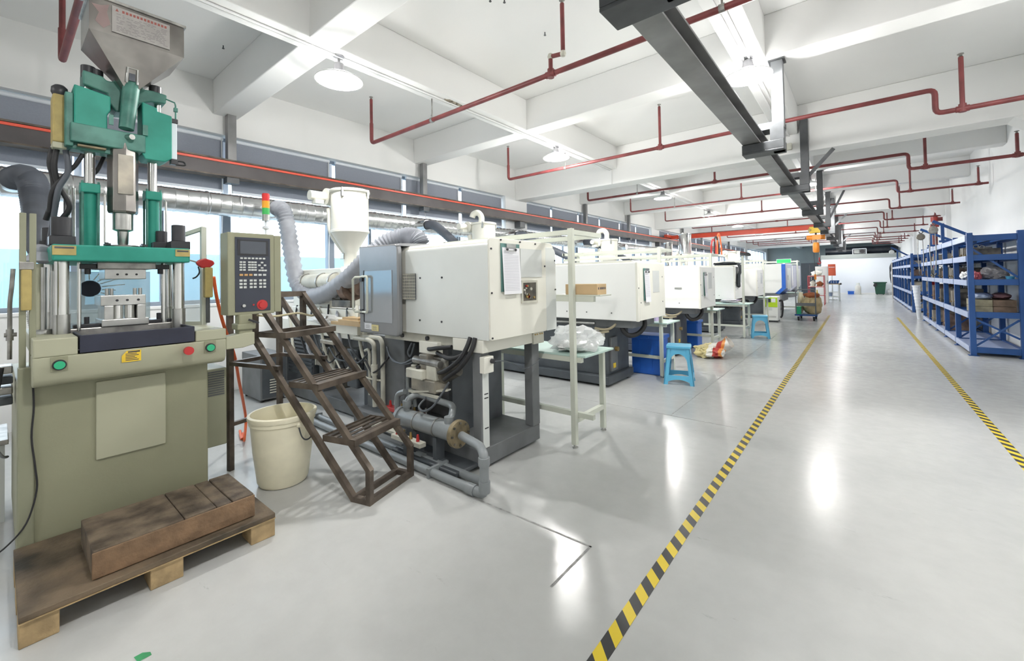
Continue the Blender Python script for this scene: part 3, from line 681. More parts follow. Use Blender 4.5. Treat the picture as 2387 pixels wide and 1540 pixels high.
ip.add([(-3.3525, .445, 3.022), (-3.3525, .46, 3.022), (-3.3525, .4525, 3.04)], [(0, 1, 2)])
for k in range(13): ip.add([(-3.3525, .475+k*.0165, 3.022), (-3.3525, .486+k*.0165, 3.022), (-3.3525, .486+k*.0165, 3.037), (-3.3525, .475+k*.0165, 3.037)], [(0, 1, 2, 3)])
ip.build('plate_heading', mat('ink_red', (.34, .10, .08), .6, var=0), hb, recalc=False)
ip = MB()
for r in range(12):
    y = .45
    while y < .67:
        w = random.uniform(.006, .03)
        if random.random() < .75: ip.add([(-3.3525, y, 2.908+r*.009), (-3.3525, min(y+w, .69), 2.908+r*.009), (-3.3525, min(y+w, .69), 2.911+r*.009), (-3.3525, y, 2.911+r*.009)], [(0, 1, 2, 3)])
        y += w+.006
ip.build('plate_print', mat('ink_soft', (.22, .21, .21), .6, var=0), hb, recalc=False)
MB().add([(-3.3592, .36, 2.93), (-3.3592, .395, 2.90), (-3.3592, .425, 2.935), (-3.3592, .41, 3.0), (-3.3592, .42, 3.05), (-3.3592, .385, 3.03), (-3.3592, .345, 3.025), (-3.3592, .375, 2.985)], [(0, 1, 2, 3, 4, 5, 6, 7)]).build('stain', mat('stain_brown', (.30, .22, .21), .5, metal=.4, var=.1), hb, recalc=False)
MB().tube([(-3.42, .505, 2.64), (-3.40, .507, 2.725), (-3.40, .553, 2.725), (-3.42, .553, 2.64)], .006, 6).build('slide_handle', 'steel_bright', hb)
B(-3.425, -3.418, .515, .545, 2.655, 2.72).build('sight_window', 'screen_glass', hb)
# oil hoses at the left of the injection block
HS = [[(-3.6, .225, 2.2), (-3.6, .215, 2.1), (-3.62, .235, 2.0), (-3.62, .28, 1.88), (-3.66, .25, 1.80), (-3.72, .23, 1.72)],
      [(-3.58, .26, 2.2), (-3.58, .27, 2.08), (-3.6, .235, 1.98), (-3.62, .225, 1.9), (-3.7, .21, 1.72), (-3.78, .2, 1.6)],
      [(-3.62, .21, 2.21), (-3.62, .20, 2.12), (-3.64, .215, 2.03), (-3.66, .215, 1.92), (-3.72, .19, 1.8)],
      [(-3.56, .33, 2.19), (-3.58, .30, 2.12), (-3.6, .26, 2.06), (-3.62, .21, 1.96), (-3.66, .20, 1.84)],
      [(-3.62, .43, 2.21), (-3.64, .40, 2.12), (-3.66, .38, 2.1), (-3.7, .36, 2.13)]]
for i, h in enumerate(HS): MB().tube(h, .014 if i < 3 else .011, 10, smooth=6).build('oil_hose', 'black_rubber' if i != 1 else 'hose_dark', pr, smooth=True)
MB().cyl((-3.66, .27, 1.66), (-3.66, .27, 1.95), .014, n=12).cyl((-3.68, .30, 1.64), (-3.68, .30, 2.0), .01, n=10).build('oil_pipe', 'steel_bright', pr, smooth=True)
# mould between the platens
md = B(-3.62, -3.40, .405, .59, 1.44, 1.50).build('upper_mold', 'steel_bright', pr, bevel=.003)
for y in (.46, .50, .545): MB().cyl((-3.40, y, 1.468), (-3.396, y, 1.468), .006, n=10).build('bolt_hole', 'black_plastic', md)
B(-3.66, -3.36, .37, .63, 1.50, 1.538).build('upper_clamp_plate', 'steel_worn', pr, bevel=.003)
lm = MB().box(-3.62, -3.38, .385, .585, 1.285, 1.345).box(-3.62, -3.38, .40, .44, 1.20, 1.285).box(-3.62, -3.38, .545, .585, 1.20, 1.285).box(-3.62, -3.38, .39, .60, 1.165, 1.205).build('lower_mold', 'steel_bright', pr, bevel=.003)
for y in (.455, .50, .55): MB().cyl((-3.38, y, 1.315), (-3.376, y, 1.315), .007, n=10).build('bolt_hole', 'black_plastic', lm)
for y in (.465, .52): MB().cyl((-3.44, y, 1.205), (-3.44, y, 1.285), .025, n=16).build('support_pillar', 'chrome', lm, smooth=True)
for y in (.42, .44, .545, .57): MB().cyl((-3.45, y, 1.345), (-3.45, y, 1.385), .009, n=12).build('guide_pin', 'steel_bright', lm, smooth=True)
for y0, y1 in ((.28, .39), (.60, .72)):
    MB().box(-3.48, -3.42, y0, y1, 1.165, 1.185).cyl((-3.45, (y0+y1)/2, 1.165), (-3.45, (y0+y1)/2, 1.225), .012, n=10).build('mold_clamp', 'black_plastic', pr, bevel=.003)
    MB().box(-3.44, -3.38, y0+.02, y1-.02, 1.50, 1.528).cyl((-3.41, (y0+y1)/2, 1.47), (-3.41, (y0+y1)/2, 1.51), .014, n=10).build('mold_clamp', 'black_plastic', pr, bevel=.003)
# clear rear guard with the dark fan behind it
B(-4.03, -4.02, .24, .72, 1.12, 1.50).build('rear_guard', 'acrylic', pr)
MB().lathe([(.02, 0), (.05, .0), (.055, .008), (.05, .016), (.02, .02)], (-4.02, .405, 1.385), 24, axis='x').build('guard_port', 'dark_navy', pr, smooth=True)
for k in range(9):
    an = .35*k-1.2; r0_, r1_ = .06, .13+.05*(k % 3); MB().bar((-4.017, .405+r0_*math.cos(an), 1.385+r0_*math.sin(an)), (-4.017, .405+r1_*math.cos(an), 1.385+r1_*math.sin(an)*.7), .006, .003, (1, 0, 0)).build('guard_streak', 'machine_grey', pr)  # pale streaks fanning out around the dark disc
# side safety doors, hinged open, and light-curtain posts
sd = MB().box(-3.76, -3.73, .80, .815, 1.12, 1.76).build('door_post', 'table_frame', pr)
dr = MB().bar((-3.74, .81, 1.13), (-3.55, .93, 1.13), .025, .025).bar((-3.74, .81, 1.735), (-3.55, .93, 1.795), .025, .025).bar((-3.555, .925, 1.12), (-3.555, .925, 1.80), .03, .04).bar((-3.74, .81, 1.12), (-3.74, .81, 1.74), .025, .025).build('safety_door', 'table_frame', pr)
MB().add([(-3.735, .815, 1.13), (-3.56, .92, 1.13), (-3.56, .92, 1.785), (-3.735, .815, 1.735)], [(0, 1, 2, 3)]).build('door_glazing', 'acrylic', dr, recalc=False)
for (x, y) in ((-3.28, .088), (-3.28, .122)):
    B(x-.012, x+.012, y-.012, y+.012, .95, 1.78).build('guard_post', 'cream_dark', pr, bevel=.003)
B(-3.27, -3.235, .082, .118, 1.285, 1.49).build('light_curtain', 'ochre', pr, bevel=.005)
B(-3.27, -3.24, .075, .125, 1.49, 1.53).build('curtain_bracket', 'steel_worn', pr, bevel=.003)
B(-3.30, -3.225, .072, .128, .07, 1.0).build('corner_post', 'cream_dark', pr, bevel=.006)
# extraction hood at the end of the hose
hd = MB().lathe([(.05, .05), (.062, .03), (.085, .012), (.09, 0), (.075, -.006)], (-3.52, .17, 1.545), 18)
hd.cyl((-3.78, .172, 1.615), (-3.55, .17, 1.58), .045, .05, n=14)
hd.build('extraction_hood', 'hose_grey', pr, smooth=True)
for i, (x, y) in enumerate(((-3.5, .155), (-3.47, .17), (-3.44, .2))):
    MB().cyl((x, y, 1.14), (x, y, 1.53-.02*i), .016-.004*i, n=10).build('conduit', 'cream_light' if i == 0 else 'steel_bright', pr, smooth=True)
flexd = MB().tube([(-3.56, .15, 1.50), (-3.60, .135, 1.35), (-3.56, .13, 1.22), (-3.50, .15, 1.155), (-3.40, .19, 1.155)], .018, 8, smooth=18, rf=lambda i, t: 1+.08*(1 if i % 2 else -1))
flexd.build('spiral_hose', 'steel_bright', pr, smooth=True)
# small air valve assembly left of the press
av = MB().tube([(-3.45, .06, 1.50), (-3.45, .055, 1.40), (-3.48, .05, 1.32), (-3.5, .05, 1.2), (-3.5, .05, 1.02)], .009, 8, smooth=5)
av.cyl((-3.5, .05, 1.12), (-3.5, .05, 1.18), .014, n=10).cyl((-3.5, .03, 1.15), (-3.5, .075, 1.15), .011, n=10)
av.build('air_valve', 'steel_worn', pr, smooth=True)
for i in range(4): B(-3.62, -3.50, .005, .062, .78+i*.055, .82+i*.055).build('valve_block', 'steel_worn' if i % 2 else 'base_dark', pr, bevel=.006)
MB().tube([(-3.5, .02, .98), (-3.48, .01, .90), (-3.45, .0, .86), (-3.4, -.02, .85)], .012, 8, smooth=4).build('oil_hose', 'black_rubber', pr, smooth=True)
MB().tube([(-3.225, .12, .95), (-3.222, .125, .8), (-3.222, .118, .65), (-3.222, .13, .5), (-3.222, .135, .38), (-3.2, .10, .24), (-3.18, .03, .16), (-3.15, -.05, .128)], .004, 6, smooth=5).build('loose_cable', 'black_rubber', pr, smooth=True)

# ---- swivel arm with operator panel and signal tower
am = MB().prism([(.925, .985), (.925, 1.065), (1.03, 1.08), (1.09, 1.08), (1.09, 1.0), (1.02, .985)], 'x', -3.19, -3.10).build('panel_arm', 'cream_light', pr, bevel=.006)
MB().box(-3.20, -3.09, .985, 1.095, 1.10, 1.14).box(-3.185, -3.105, 1.00, 1.08, 1.07, 1.2).build('panel_swivel', 'cream', am, bevel=.008)
MB().bar((-3.09, 1.05, 1.165), (-3.06, 1.10, 1.14), .012, .012).build('swivel_lever', 'black_plastic', am)
px0, px1, py0, py1, pz0, pz1 = -3.27, -3.13, .945, 1.225, 1.195, 1.735
cp = MB().box(px0, px1, py0, py1, pz0, pz1).prism([(px1, pz0+.005), (px1, pz1-.005), (px0+.02, pz1-.02), (px0+.02, pz0+.02)], 'y', py1, py1+.045).build('control_panel', 'cream', pr, bevel=.005)
fx = px1
B(fx, fx+.004, .985, 1.198, 1.215, 1.705).build('panel_face', 'panel_black', cp, bevel=.002)
B(fx+.004, fx+.006, 1.0, 1.185, 1.585, 1.69).build('screen_bezel', 'black_plastic', cp)
B(fx+.006, fx+.007, 1.015, 1.17, 1.597, 1.68).build('screen', 'screen_glass', cp)
def key(y, z, w=.016, h=.011, m='key_grey'): B(fx+.004, fx+.009, y-w/2, y+w/2, z-h/2, z+h/2).build('key', m, cp, bevel=.001)
for i in range(7): key(1.022+i*.0225, 1.567)
for r in range(4):
    for y in (1.018, 1.038, 1.068, 1.086, 1.104): key(y, 1.541-r*.017)
for (y, z) in ((1.145, 1.54), (1.128, 1.522), (1.163, 1.522), (1.145, 1.504), (1.13, 1.487), (1.148, 1.487), (1.166, 1.487)): key(y, z)
for i in range(6): key(1.02+i*.028, 1.457, .02, .013, 'key_orange' if i < 3 else 'key_grey')
for r in range(3):
    for y in (1.018, 1.042, 1.078, 1.102, 1.135, 1.16): key(y, 1.42-r*.022, .018, .014)
MB().lathe([(.028, 0), (.034, 0), (.034, .002), (.028, .002)], (fx+.004, 1.145, 1.255), 22, axis='x').build('stop_ring', 'red_plastic', cp)
MB().cyl((fx+.004, 1.145, 1.255), (fx+.016, 1.145, 1.255), .021, n=20).build('emergency_stop', 'red_plastic', cp, smooth=True)
MB().cyl((fx+.004, 1.033, 1.255), (fx+.016, 1.033, 1.255), .010, n=14).build('key_switch', 'steel_bright', cp, smooth=True)
MB().cyl((fx+.004, 1.092, 1.258), (fx+.008, 1.092, 1.258), .006, n=10).build('port', 'red_plastic', cp)
for i in range(12): B(px1-.04, px1-.02, py1+.044, py1+.0462, 1.26+i*.038, 1.268+i*.038).build('vent_slot', 'black_plastic', cp)
bx_, by_ = -3.2, 1.2
st = MB().cyl((bx_, by_, 1.735), (bx_, by_, 1.84), .008, n=10).lathe([(.012, 1.775), (.022, 1.78), (.022, 1.795), (.012, 1.80)], (bx_, by_, 0), 14).build('tower_stem', 'frame_white', cp, smooth=True)
for z0, z1, m in ((1.835, 1.88, 'steel_bright'), (1.88, 1.925, 'green_lens'), (1.925, 1.975, 'amber_lens'), (1.975, 2.02, 'red_lens'), (2.02, 2.027, 'red_lens')):
    MB().cyl((bx_, by_, z0), (bx_, by_, z1), .024 if z0 < 2.02 else .022, n=20).build('signal_segment', m, cp, smooth=True)

# ---- red blow gun hooked on the door post, with its coiled orange hose
bg = thing('blow_gun', 'red air blow gun with yellow grip hanging beside the press control panel', 'air gun', (-3.42, .93, 1.25))
MB().prism([(.845, 1.545), (.865, 1.565), (.90, 1.575), (.945, 1.56), (.955, 1.54), (.93, 1.515), (.88, 1.51), (.86, 1.525)], 'x', -3.435, -3.405).build('gun_body', 'red_plastic', bg, bevel=.008)
MB().tube([(-3.42, .85, 1.55), (-3.42, .74, 1.585)], .005, 6).build('nozzle', 'steel_bright', bg)
MB().tube([(-3.42, .862, 1.52), (-3.42, .868, 1.48), (-3.42, .85, 1.45), (-3.42, .83, 1.44)], .005, 6, smooth=4).build('trigger', 'black_plastic', bg)
B(-3.445, -3.395, .893, .94, 1.31, 1.515).build('grip', 'ochre', bg, bevel=.008)
MB().cyl((-3.42, .915, 1.31), (-3.42, .915, 1.14), .012, n=10).build('hose_stub', 'dark_steel', bg, smooth=True)
ah = thing('air_hose', 'thin orange air hose trailing from the blow gun down to the floor', 'hose', (-3.6, 1.05, 0))
MB().tube([(-3.44, .955, 1.45), (-3.5, .99, 1.3), (-3.6, 1.06, 1.1), (-3.74, 1.17, .85), (-3.92, 1.26, .6), (-4.08, 1.34, .4), (-4.2, 1.40, .2), (-4.12, 1.36, .06), (-4.3, 1.42, .02), (-4.45, 1.46, .015), (-4.3, 1.40, .015), (-4.5, 1.45, .03)], .011, 8, smooth=8).build('hose', 'hose_orange', ah, smooth=True)

# ================================================================== PALLET, TIMBER, BUCKET
pa = thing('pallet', 'worn wooden pallet with a stained plywood deck on block feet, in front of the press', 'pallet', (-2.88, .525, 0))
B(-3.22, -2.54, .06, .99, .10, .125).build('deck_board', 'plywood', pa, bevel=.003)
B(-2.56, -2.535, .06, .99, .097, .1).build('deck_edge', 'wood_light', pa)
for y0, y1 in ((.06, .17), (.455, .578), (.87, .99)):
    for x0, x1 in ((-2.68, -2.545), (-2.95, -2.82), (-3.22, -3.08)): B(x0, x1, y0, y1, 0, .097).build('block', 'wood_light', pa, bevel=.004)
tm = thing('timber_step', 'thick dark brown timber block with cracked top lying on the pallet', 'timber', (-2.8, .58, .125))
cuts = [.27, .595, .73, .80, .905]
for a, b in zip(cuts[:-1], cuts[1:]):
    q = B(-3.0, -2.60, a+.0015, b-.0015, .128, .25-.003*random.random()).build('plank', 'wood_dark', tm, bevel=.005)
B(-2.602, -2.594, .268, .907, .128, .243).build('facing', 'wood_side', tm, bevel=.004)
B(-2.97, -2.62, .28, .895, .1255, .128).build('underlay', 'pipe_red', tm)

bk = thing('bucket', 'cream plastic bucket with wire handle beside the steel steps', 'bucket', (-3.17, 1.27, 0))
bc = (-3.195, 1.30, 0); K_ = .908
MB().lathe([(r*K_, z*K_) for r, z in [(.0, .005), (.165, .005), (.178, .03), (.205, .25), (.225, .50), (.238, .502), (.242, .515), (.242, .535), (.236, .54), (.222, .54), (.216, .50), (.196, .25), (.170, .035), (.0, .03)]], bc, 40, cap=False).build('shell', 'bucket_plastic', bk, smooth=True)
MB().lathe([(r*K_, z*K_) for r, z in [(.222, .470), (.232, .473), (.232, .500), (.224, .502)]], bc, 40, cap=False).build('rim', 'bucket_plastic', bk, smooth=True)
hx, hy = bc[0]+.232*math.cos(.1), bc[1]+.232*math.sin(.1)
MB().tube([(bc[0]+.20, bc[1]+.02, .42), (bc[0]+.225, bc[1]+.03, .35), (bc[0]+.225, bc[1]+.06, .32), (bc[0]+.21, bc[1]+.10, .33), (bc[0]+.19, bc[1]+.10, .39)], .005, 6, smooth=5).build('handle', 'dark_steel', bk, smooth=True)
MB().blob((bc[0]+.198, bc[1]+.03, .43), (.02, .03, .025), 2, .1, 2).build('handle_lug', 'bucket_plastic', bk)
# ================================================================== STEEL STEPS
st_ = thing('steel_steps', 'brown painted welded steel steps with open slatted treads beside the bucket', 'steps', (-2.9, 1.55, 0))
_th = math.radians(16); _a = Vector((-math.cos(_th), -math.sin(_th), 0)); _w = Vector((-math.sin(_th), math.cos(_th), 0)); _O = Vector((-2.405, 1.475, 0))
def S(run, wid, z): return _O+_a*run+_w*wid+Vector((0, 0, z))
BS = 'brown_steel'; UPW = (-math.sin(_th), math.cos(_th), 0)
SL = (1.305-.205)/(1.045+.012)
for w in (.018, .432):
    MB().bar(S(-.012, w, .205), S(1.05, w, 1.31), .035, .035, UPW).build('front_stringer', BS, st_)
    MB().bar(S(.11, w, .0), S(1.33, w, 1.29), .035, .035, UPW).build('rear_stringer', BS, st_)
    MB().bar(S(-.002, w, 0), S(-.002, w, .215), .035, .035, UPW).build('front_foot', BS, st_)
    MB().bar(S(1.33, w, 0), S(1.33, w, 1.31), .035, .035, UPW).build('rear_post', BS, st_)
    MB().bar(S(1.05, w, 1.0), S(1.05, w, 1.31), .035, .035, UPW).build('platform_post', BS, st_)
    MB().bar(S(-.01, w, .017), S(.14, w, .017), .034, .034).build('base_rail', BS, st_)
    MB().bar(S(1.33, w, .80), S(.80, w, .80), .028, .028).build('side_brace', BS, st_)
MB().bar(S(1.33, 0, .34), S(1.33, .45, .34), .028, .028).build('rear_brace', BS, st_)
MB().bar(S(.0, 0, .018), S(.0, .45, .018), .036, .036).build('base_rail', BS, st_)
MB().bar(S(.12, 0, .018), S(.12, .45, .018), .034, .034).build('base_rail', BS, st_)
MB().bar(S(1.33, 0, .80), S(1.33, .45, .80), .028, .028).build('rear_brace', BS, st_)
for (r, z) in ((.10, .372), (.41, .70), (.715, 1.032), (1.04, 1.31)):
    d = .27 if r < 1 else .30
    f = MB().bar(S(r, 0, z), S(r, .45, z), .008, .04).bar(S(r+.02, 0, z+.018), S(r+.02, .45, z+.018), .04, .006)
    f.bar(S(r+d, 0, z), S(r+d, .45, z), .008, .04).bar(S(r, .003, z), S(r+d, .003, z), .006, .04).bar(S(r, .447, z), S(r+d, .447, z), .006, .04)
    t = f.build('tread_frame', BS, st_)
    if r < .5 or r > 1:
        for i in range(4):
            MB().bar(S(r+.07+i*.055, .005, z+.012), S(r+.07+i*.055, .445, z+.012), .028, .006).build('tread_slat', BS, t)
MB().tube([S(1.0, .0, 1.17), S(1.0, .15, 1.15), S(.98, .32, 1.16), S(.97, .44, 1.13), S(.95, .47, 1.14)], .008, 6, smooth=4).build('rag_tie', mat('rag', (.62, .55, .36), .8, var=.1), st_, smooth=True)

# ================================================================== MACHINE 1 (nearest horizontal injection machine)
m1 = thing('molding_machine', 'nearest horizontal injection molding machine with grey cover, tinted sliding door and exposed pump', 'machine', (-3.8, 2.65, 0))
# clamp cover: grey side panels over an ivory end
def rr(y0, y1, z0, z1, r, n=5, corners=(1, 1, 1, 1)):
    """rounded rectangle outline, corners: (y0z0, y1z0, y1z1, y0z1)"""
    o = []
    for (cy_, cz_, a0, on, px_, pz_) in ((y0+r, z0+r, PI, corners[0], y0, z0), (y1-r, z0+r, 1.5*PI, corners[1], y1, z0), (y1-r, z1-r, 0, corners[2], y1, z1), (y0+r, z1-r, .5*PI, corners[3], y0, z1)):
        if not on: o.append((px_, pz_)); continue
        for i in range(n+1): o.append((cy_+r*math.cos(a0+i/n*PI/2), cz_+r*math.sin(a0+i/n*PI/2)))
    return o
MB().prism(rr(2.26, 3.08, .957, 1.70, .045, corners=(0, 0, 1, 1)), 'x', -3.45, -2.055).build('cover_shell', 'ivory', m1, bevel=.004, smooth=True)
MB().prism(rr(2.24, 2.30, .957, 1.668, .03, corners=(0, 0, 0, 1)), 'x', -3.02, -2.06).build('side_panel', 'machine_grey', m1, smooth=True, bevel=.002)
MB().prism(rr(2.245, 2.95, .957, 1.70, .02), 'x', -2.065, -2.045).build('end_panel', 'ivory', m1, bevel=.003)
MB().prism(rr(2.95, 3.10, .957, 1.66, .06, corners=(0, 0, 1, 0)), 'x', -2.10, -2.045).build('end_panel', 'machine_grey', m1, smooth=True, bevel=.003)
MB().prism(rr(2.96, 3.10, .957, 1.66, .06, corners=(0, 0, 1, 0)), 'x', -3.4, -2.09).build('far_side_panel', 'machine_grey', m1, smooth=True)
bt = MB()
for (x, z) in ((-2.82, 1.42), (-2.55, 1.42), (-2.83, 1.07), (-2.56, 1.07)): bt.cyl((x, 2.24, z), (x, 2.234, z), .008, n=10)
for (y, z) in ((2.262, 1.62), (2.262, 1.30), (2.262, .975), (2.37, 1.69), (2.60, 1.685), (2.80, 1.68), (2.93, 1.50), (3.085, 1.55), (3.085, 1.3)): bt.cyl((-2.045, y, z), (-2.038, y, z), .007, n=8)
bt.build('cover_bolts', 'black_plastic', m1)
# perforated vent beside the door
B(-3.06, -2.87, 2.225, 2.232, 1.24, 1.46).build('vent_backing', 'base_dark', m1)
vm = MB()
for i in range(9): vm.box(-3.06, -2.87, 2.222, 2.226, 1.247+i*.0255, 1.252+i*.0255)
for i in range(13): vm.box(-3.058+i*.0150, -3.0555+i*.0150, 2.221, 2.225, 1.24, 1.46)
vm.build('vent_mesh', 'ivory_dirty', m1)
# tinted door: frame, clear window, handle, labels
df = MB().prism([(-3.62, .93), (-3.06, .925), (-3.03, .935), (-3.02, .97), (-3.02, 1.66), (-3.03, 1.70), (-3.06, 1.715), (-3.62, 1.725)], 'y', 2.16, 2.21).build('door', mat('door_tint', (.27, .275, .285), .2, metal=.15, var=.08, scale=2), m1, bevel=.012, smooth=True)
MB().prism([(2.16, 1.70), (2.21, 1.722), (2.6, 1.735), (3.0, 1.73), (3.0, 1.70), (2.21, 1.70)], 'x', -3.62, -3.03).build('door_top', mat('door_grey', (.36, .37, .385), .3, var=.05), m1, smooth=True)
B(-3.53, -3.10, 2.155, 2.160, 1.035, 1.495).build('door_window', mat('window_mirror', (.40, .42, .45), .10, metal=.35, var=.06, scale=1.5), df, bevel=.002)
B(-3.535, -3.53, 2.150, 2.158, 1.03, 1.50).build('window_gap', 'black_plastic', df)
hnd = MB().tube([(-3.56, 2.15, 1.44), (-3.64, 2.13, 1.44), (-3.66, 2.12, 1.42), (-3.66, 2.12, 1.14), (-3.64, 2.13, 1.12), (-3.56, 2.15, 1.12)], .011, 8)
hnd.build('door_handle', 'table_frame', df, smooth=True)
hn2 = MB().tube([(-3.56, 2.15, 1.445), (-3.45, 2.13, 1.445), (-3.44, 2.13, 1.43), (-3.44, 2.13, 1.14), (-3.45, 2.13, 1.12), (-3.56, 2.15, 1.12)], .011, 8)
hn2.build('door_handle', 'table_frame', df, smooth=True)
for z_ in (1.40, 1.10): B(-3.585, -3.54, 2.14, 2.165, z_, z_+.045).build('handle_mount', 'black_plastic', df, bevel=.003)
B(-3.53, -3.42, 2.156, 2.159, .965, 1.02).build('white_label', 'paper', df)
B(-3.415, -3.31, 2.156, 2.159, .955, 1.01).build('yellow_label', mat('pale_yellow', (.78, .68, .32), .6, var=.02), df)
lp = MB()
for k in range(4): lp.add([(-3.51, 2.1555, .975+k*.009), (-3.44-.01*(k % 2), 2.1555, .975+k*.009), (-3.44-.01*(k % 2), 2.1555, .978+k*.009), (-3.51, 2.1555, .978+k*.009)], [(0, 1, 2, 3)])
for k in range(4): lp.add([(-3.40, 2.1555, .965+k*.009), (-3.33-.01*(k % 2), 2.1555, .965+k*.009), (-3.33-.01*(k % 2), 2.1555, .968+k*.009), (-3.40, 2.1555, .968+k*.009)], [(0, 1, 2, 3)])
lp.build('label_print', 'ink_soft', df, recalc=False)
MB().lathe([(.115, 1.735), (.115, 1.745), (.10, 1.75), (.10, 1.775)], (-3.53, 2.82, 0), 18).build('hose_collar', 'grey_steel', m1, smooth=True)
# end-panel details
B(-2.043, -2.040, 2.60, 2.885, 1.41, 1.635).build('document_sleeve', mat('sleeve', (.66, .68, .66), .25, var=.02), m1)
ew = MB().frame(2.605, 2.815, 1.205, 1.385, .018, -2.046, -2.036).build('inspection_opening', 'ivory_dirty', m1)
B(-2.050, -2.040, 2.62, 2.80, 1.22, 1.37).build('opening_inside', 'mold_dark', ew)
random.seed(5)
for k in range(14):
    y, z = random.uniform(2.64, 2.78), random.uniform(1.235, 1.345)
    MB().cyl((-2.04, y, z), (-2.032, y, z), random.uniform(.006, .013), n=8).build('terminal', random.choice(['steel_worn', 'brass', 'ivory', 'red_plastic', 'ivory_dirty']), ew)
# cream bed beam
B(-3.40, -2.44, 2.28, 3.0, .875, .957).build('bed', 'ivory_dirty', m1, bevel=.004)
MB().box(-2.44, -2.12, 2.24, 2.98, .86, .955).build('bed_end', 'ivory', m1, bevel=.006)
B(-2.125, -2.105, 2.84, 2.99, .85, .97).build('bed_plate', 'ivory_dirty', m1, bevel=.004)
for y in (2.86, 2.89, 2.93, 2.96): MB().cyl((-2.105, y, .93), (-2.098, y, .93), .006, n=8).build('bolt', 'brass', m1)
for x in (-3.12, -2.78): MB().cyl((x, 2.28, .92), (x, 2.262, .92), .018, n=14).build('port', 'black_plastic', m1)
MB().box(-2.85, -2.62, 2.24, 2.30, .80, .90).build('bracket_box', 'ivory', m1, bevel=.004)
# base
B(-3.90, -2.16, 2.25, 2.98, .02, .15).build('base_skid', 'base_grey', m1, bevel=.006)
B(-3.86, -3.24, 2.38, 2.95, .15, .875).build('base_tank', 'base_grey', m1, bevel=.006)
B(-3.24, -2.60, 2.62, 2.95, .15, .86).build('base_tank', 'base_grey', m1, bevel=.006)
B(-2.60, -2.56, 2.34, 2.95, .15, .86).build('base_bulkhead', 'base_dark', m1)
for (y0, y1) in ((2.25, 2.34), (2.88, 2.98)):
    B(-2.24, -2.155, y0, y1, .15, .86).build('end_post', 'base_grey', m1, bevel=.006)
B(-2.158, -2.150, 2.265, 2.33, .16, .72).build('post_strip', 'machine_grey', m1, bevel=.002)
for z in (.30, .52, .55): B(-2.150, -2.148, 2.28, 2.32, z, z+.008).build('post_mark', 'black_plastic', m1)
for (x, y) in ((-2.3, 2.35), (-2.3, 2.88), (-3.75, 2.35), (-3.75, 2.88)): MB().cyl((x, y, 0), (x, y, .02), .05, n=12).build('foot', 'black_rubber', m1)
B(-2.152, -2.10, 2.235, 2.335, .715, .835).build('socket_box', 'ivory', m1, bevel=.006)
MB().cyl((-2.10, 2.31, .80), (-2.07, 2.31, .80), .018, n=12).build('plug', 'black_plastic', m1, smooth=True)
MB().tube([(-2.07, 2.31, .80), (-2.06, 2.4, .79), (-2.09, 2.55, .74), (-2.12, 2.7, .67), (-2.12, 2.85, .68), (-2.14, 2.97, .70)], .004, 6, smooth=5).build('plug_cable', 'base_dark', m1)
# hydraulic pump stack
pm = MB().box(-2.93, -2.72, 2.16, 2.30, .60, .68).box(-2.72, -2.60, 2.20, 2.36, .60, .74).cyl((-2.90, 2.23, .68), (-2.90, 2.23, .70), .03, n=14).build('valve_block', 'ivory_dirty', m1, bevel=.012)
MB().box(-2.90, -2.60, 2.19, 2.34, .50, .60).box(-2.80, -2.70, 2.2, 2.3, .68, .80).build('pump_body', 'mold_steel', m1, bevel=.01)
MB().cyl((-2.88, 2.22, .745), (-2.56, 2.22, .735), .032, n=14).cyl((-2.88, 2.29, .76), (-2.6, 2.29, .755), .03, n=14).build('solenoid', 'steel_worn', m1, smooth=True)
MB().cyl((-2.80, 2.19, .685), (-2.80, 2.19, .705), .02, n=14).build('filler_cap', 'black_plastic', m1, smooth=True)
MB().cyl((-2.60, 2.28, .62), (-2.45, 2.30, .70), .055, n=16).build('pump_flange', 'mold_dark', m1, smooth=True)
MB().box(-2.92, -2.55, 2.18, 2.20, .475, .495).bar((-2.85, 2.18, .49), (-2.5, 2.25, .54), .05, .012).build('pump_shelf', 'ivory_dirty', m1)
for (a, b) in (((-2.93, 2.2, .50), (-2.93, 2.2, .40)), ((-2.88, 2.2, .49), (-2.86, 2.2, .36)), ((-2.98, 2.22, .62), (-2.98, 2.22, .30))):
    MB().cyl(a, b, .018, n=12).build('oil_pipe', 'cooler_grey', m1, smooth=True)
# oil cooler
oc = MB().cyl((-2.93, 2.12, .29), (-2.27, 2.12, .29), .068, n=24).build('oil_cooler', 'cooler_grey', m1, smooth=True)
MB().cyl((-2.95, 2.12, .29), (-2.92, 2.12, .29), .078, n=24).build('cooler_cap', 'cooler_grey', oc, smooth=True)
MB().cyl((-2.28, 2.12, .29), (-2.245, 2.12, .29), .098, n=26).build('cooler_flange', 'flange_rust', oc, smooth=True)
for k in range(8):
    an = k*PI/4; MB().cyl((-2.25, 2.12+.08*math.cos(an), .29+.08*math.sin(an)), (-2.235, 2.12+.08*math.cos(an), .29+.08*math.sin(an)), .009, n=6).build('flange_bolt', 'mold_dark', oc)
for x in (-2.72, -2.48):
    MB().cyl((x-.006, 2.12, .29), (x+.006, 2.12, .29), .073, n=24).build('strap', 'steel_worn', oc, smooth=True)
    MB().box(x-.02, x+.02, 2.08, 2.16, .055, .225).build('cooler_leg', 'base_dark', oc)
MB().box(-2.95, -2.2, 2.03, 2.26, .02, .055).build('cooler_skid', 'base_dark', m1, bevel=.01)
B(-2.76, -2.70, 2.005, 2.035, .0, .155).build('manifold_post', 'base_dark', m1)
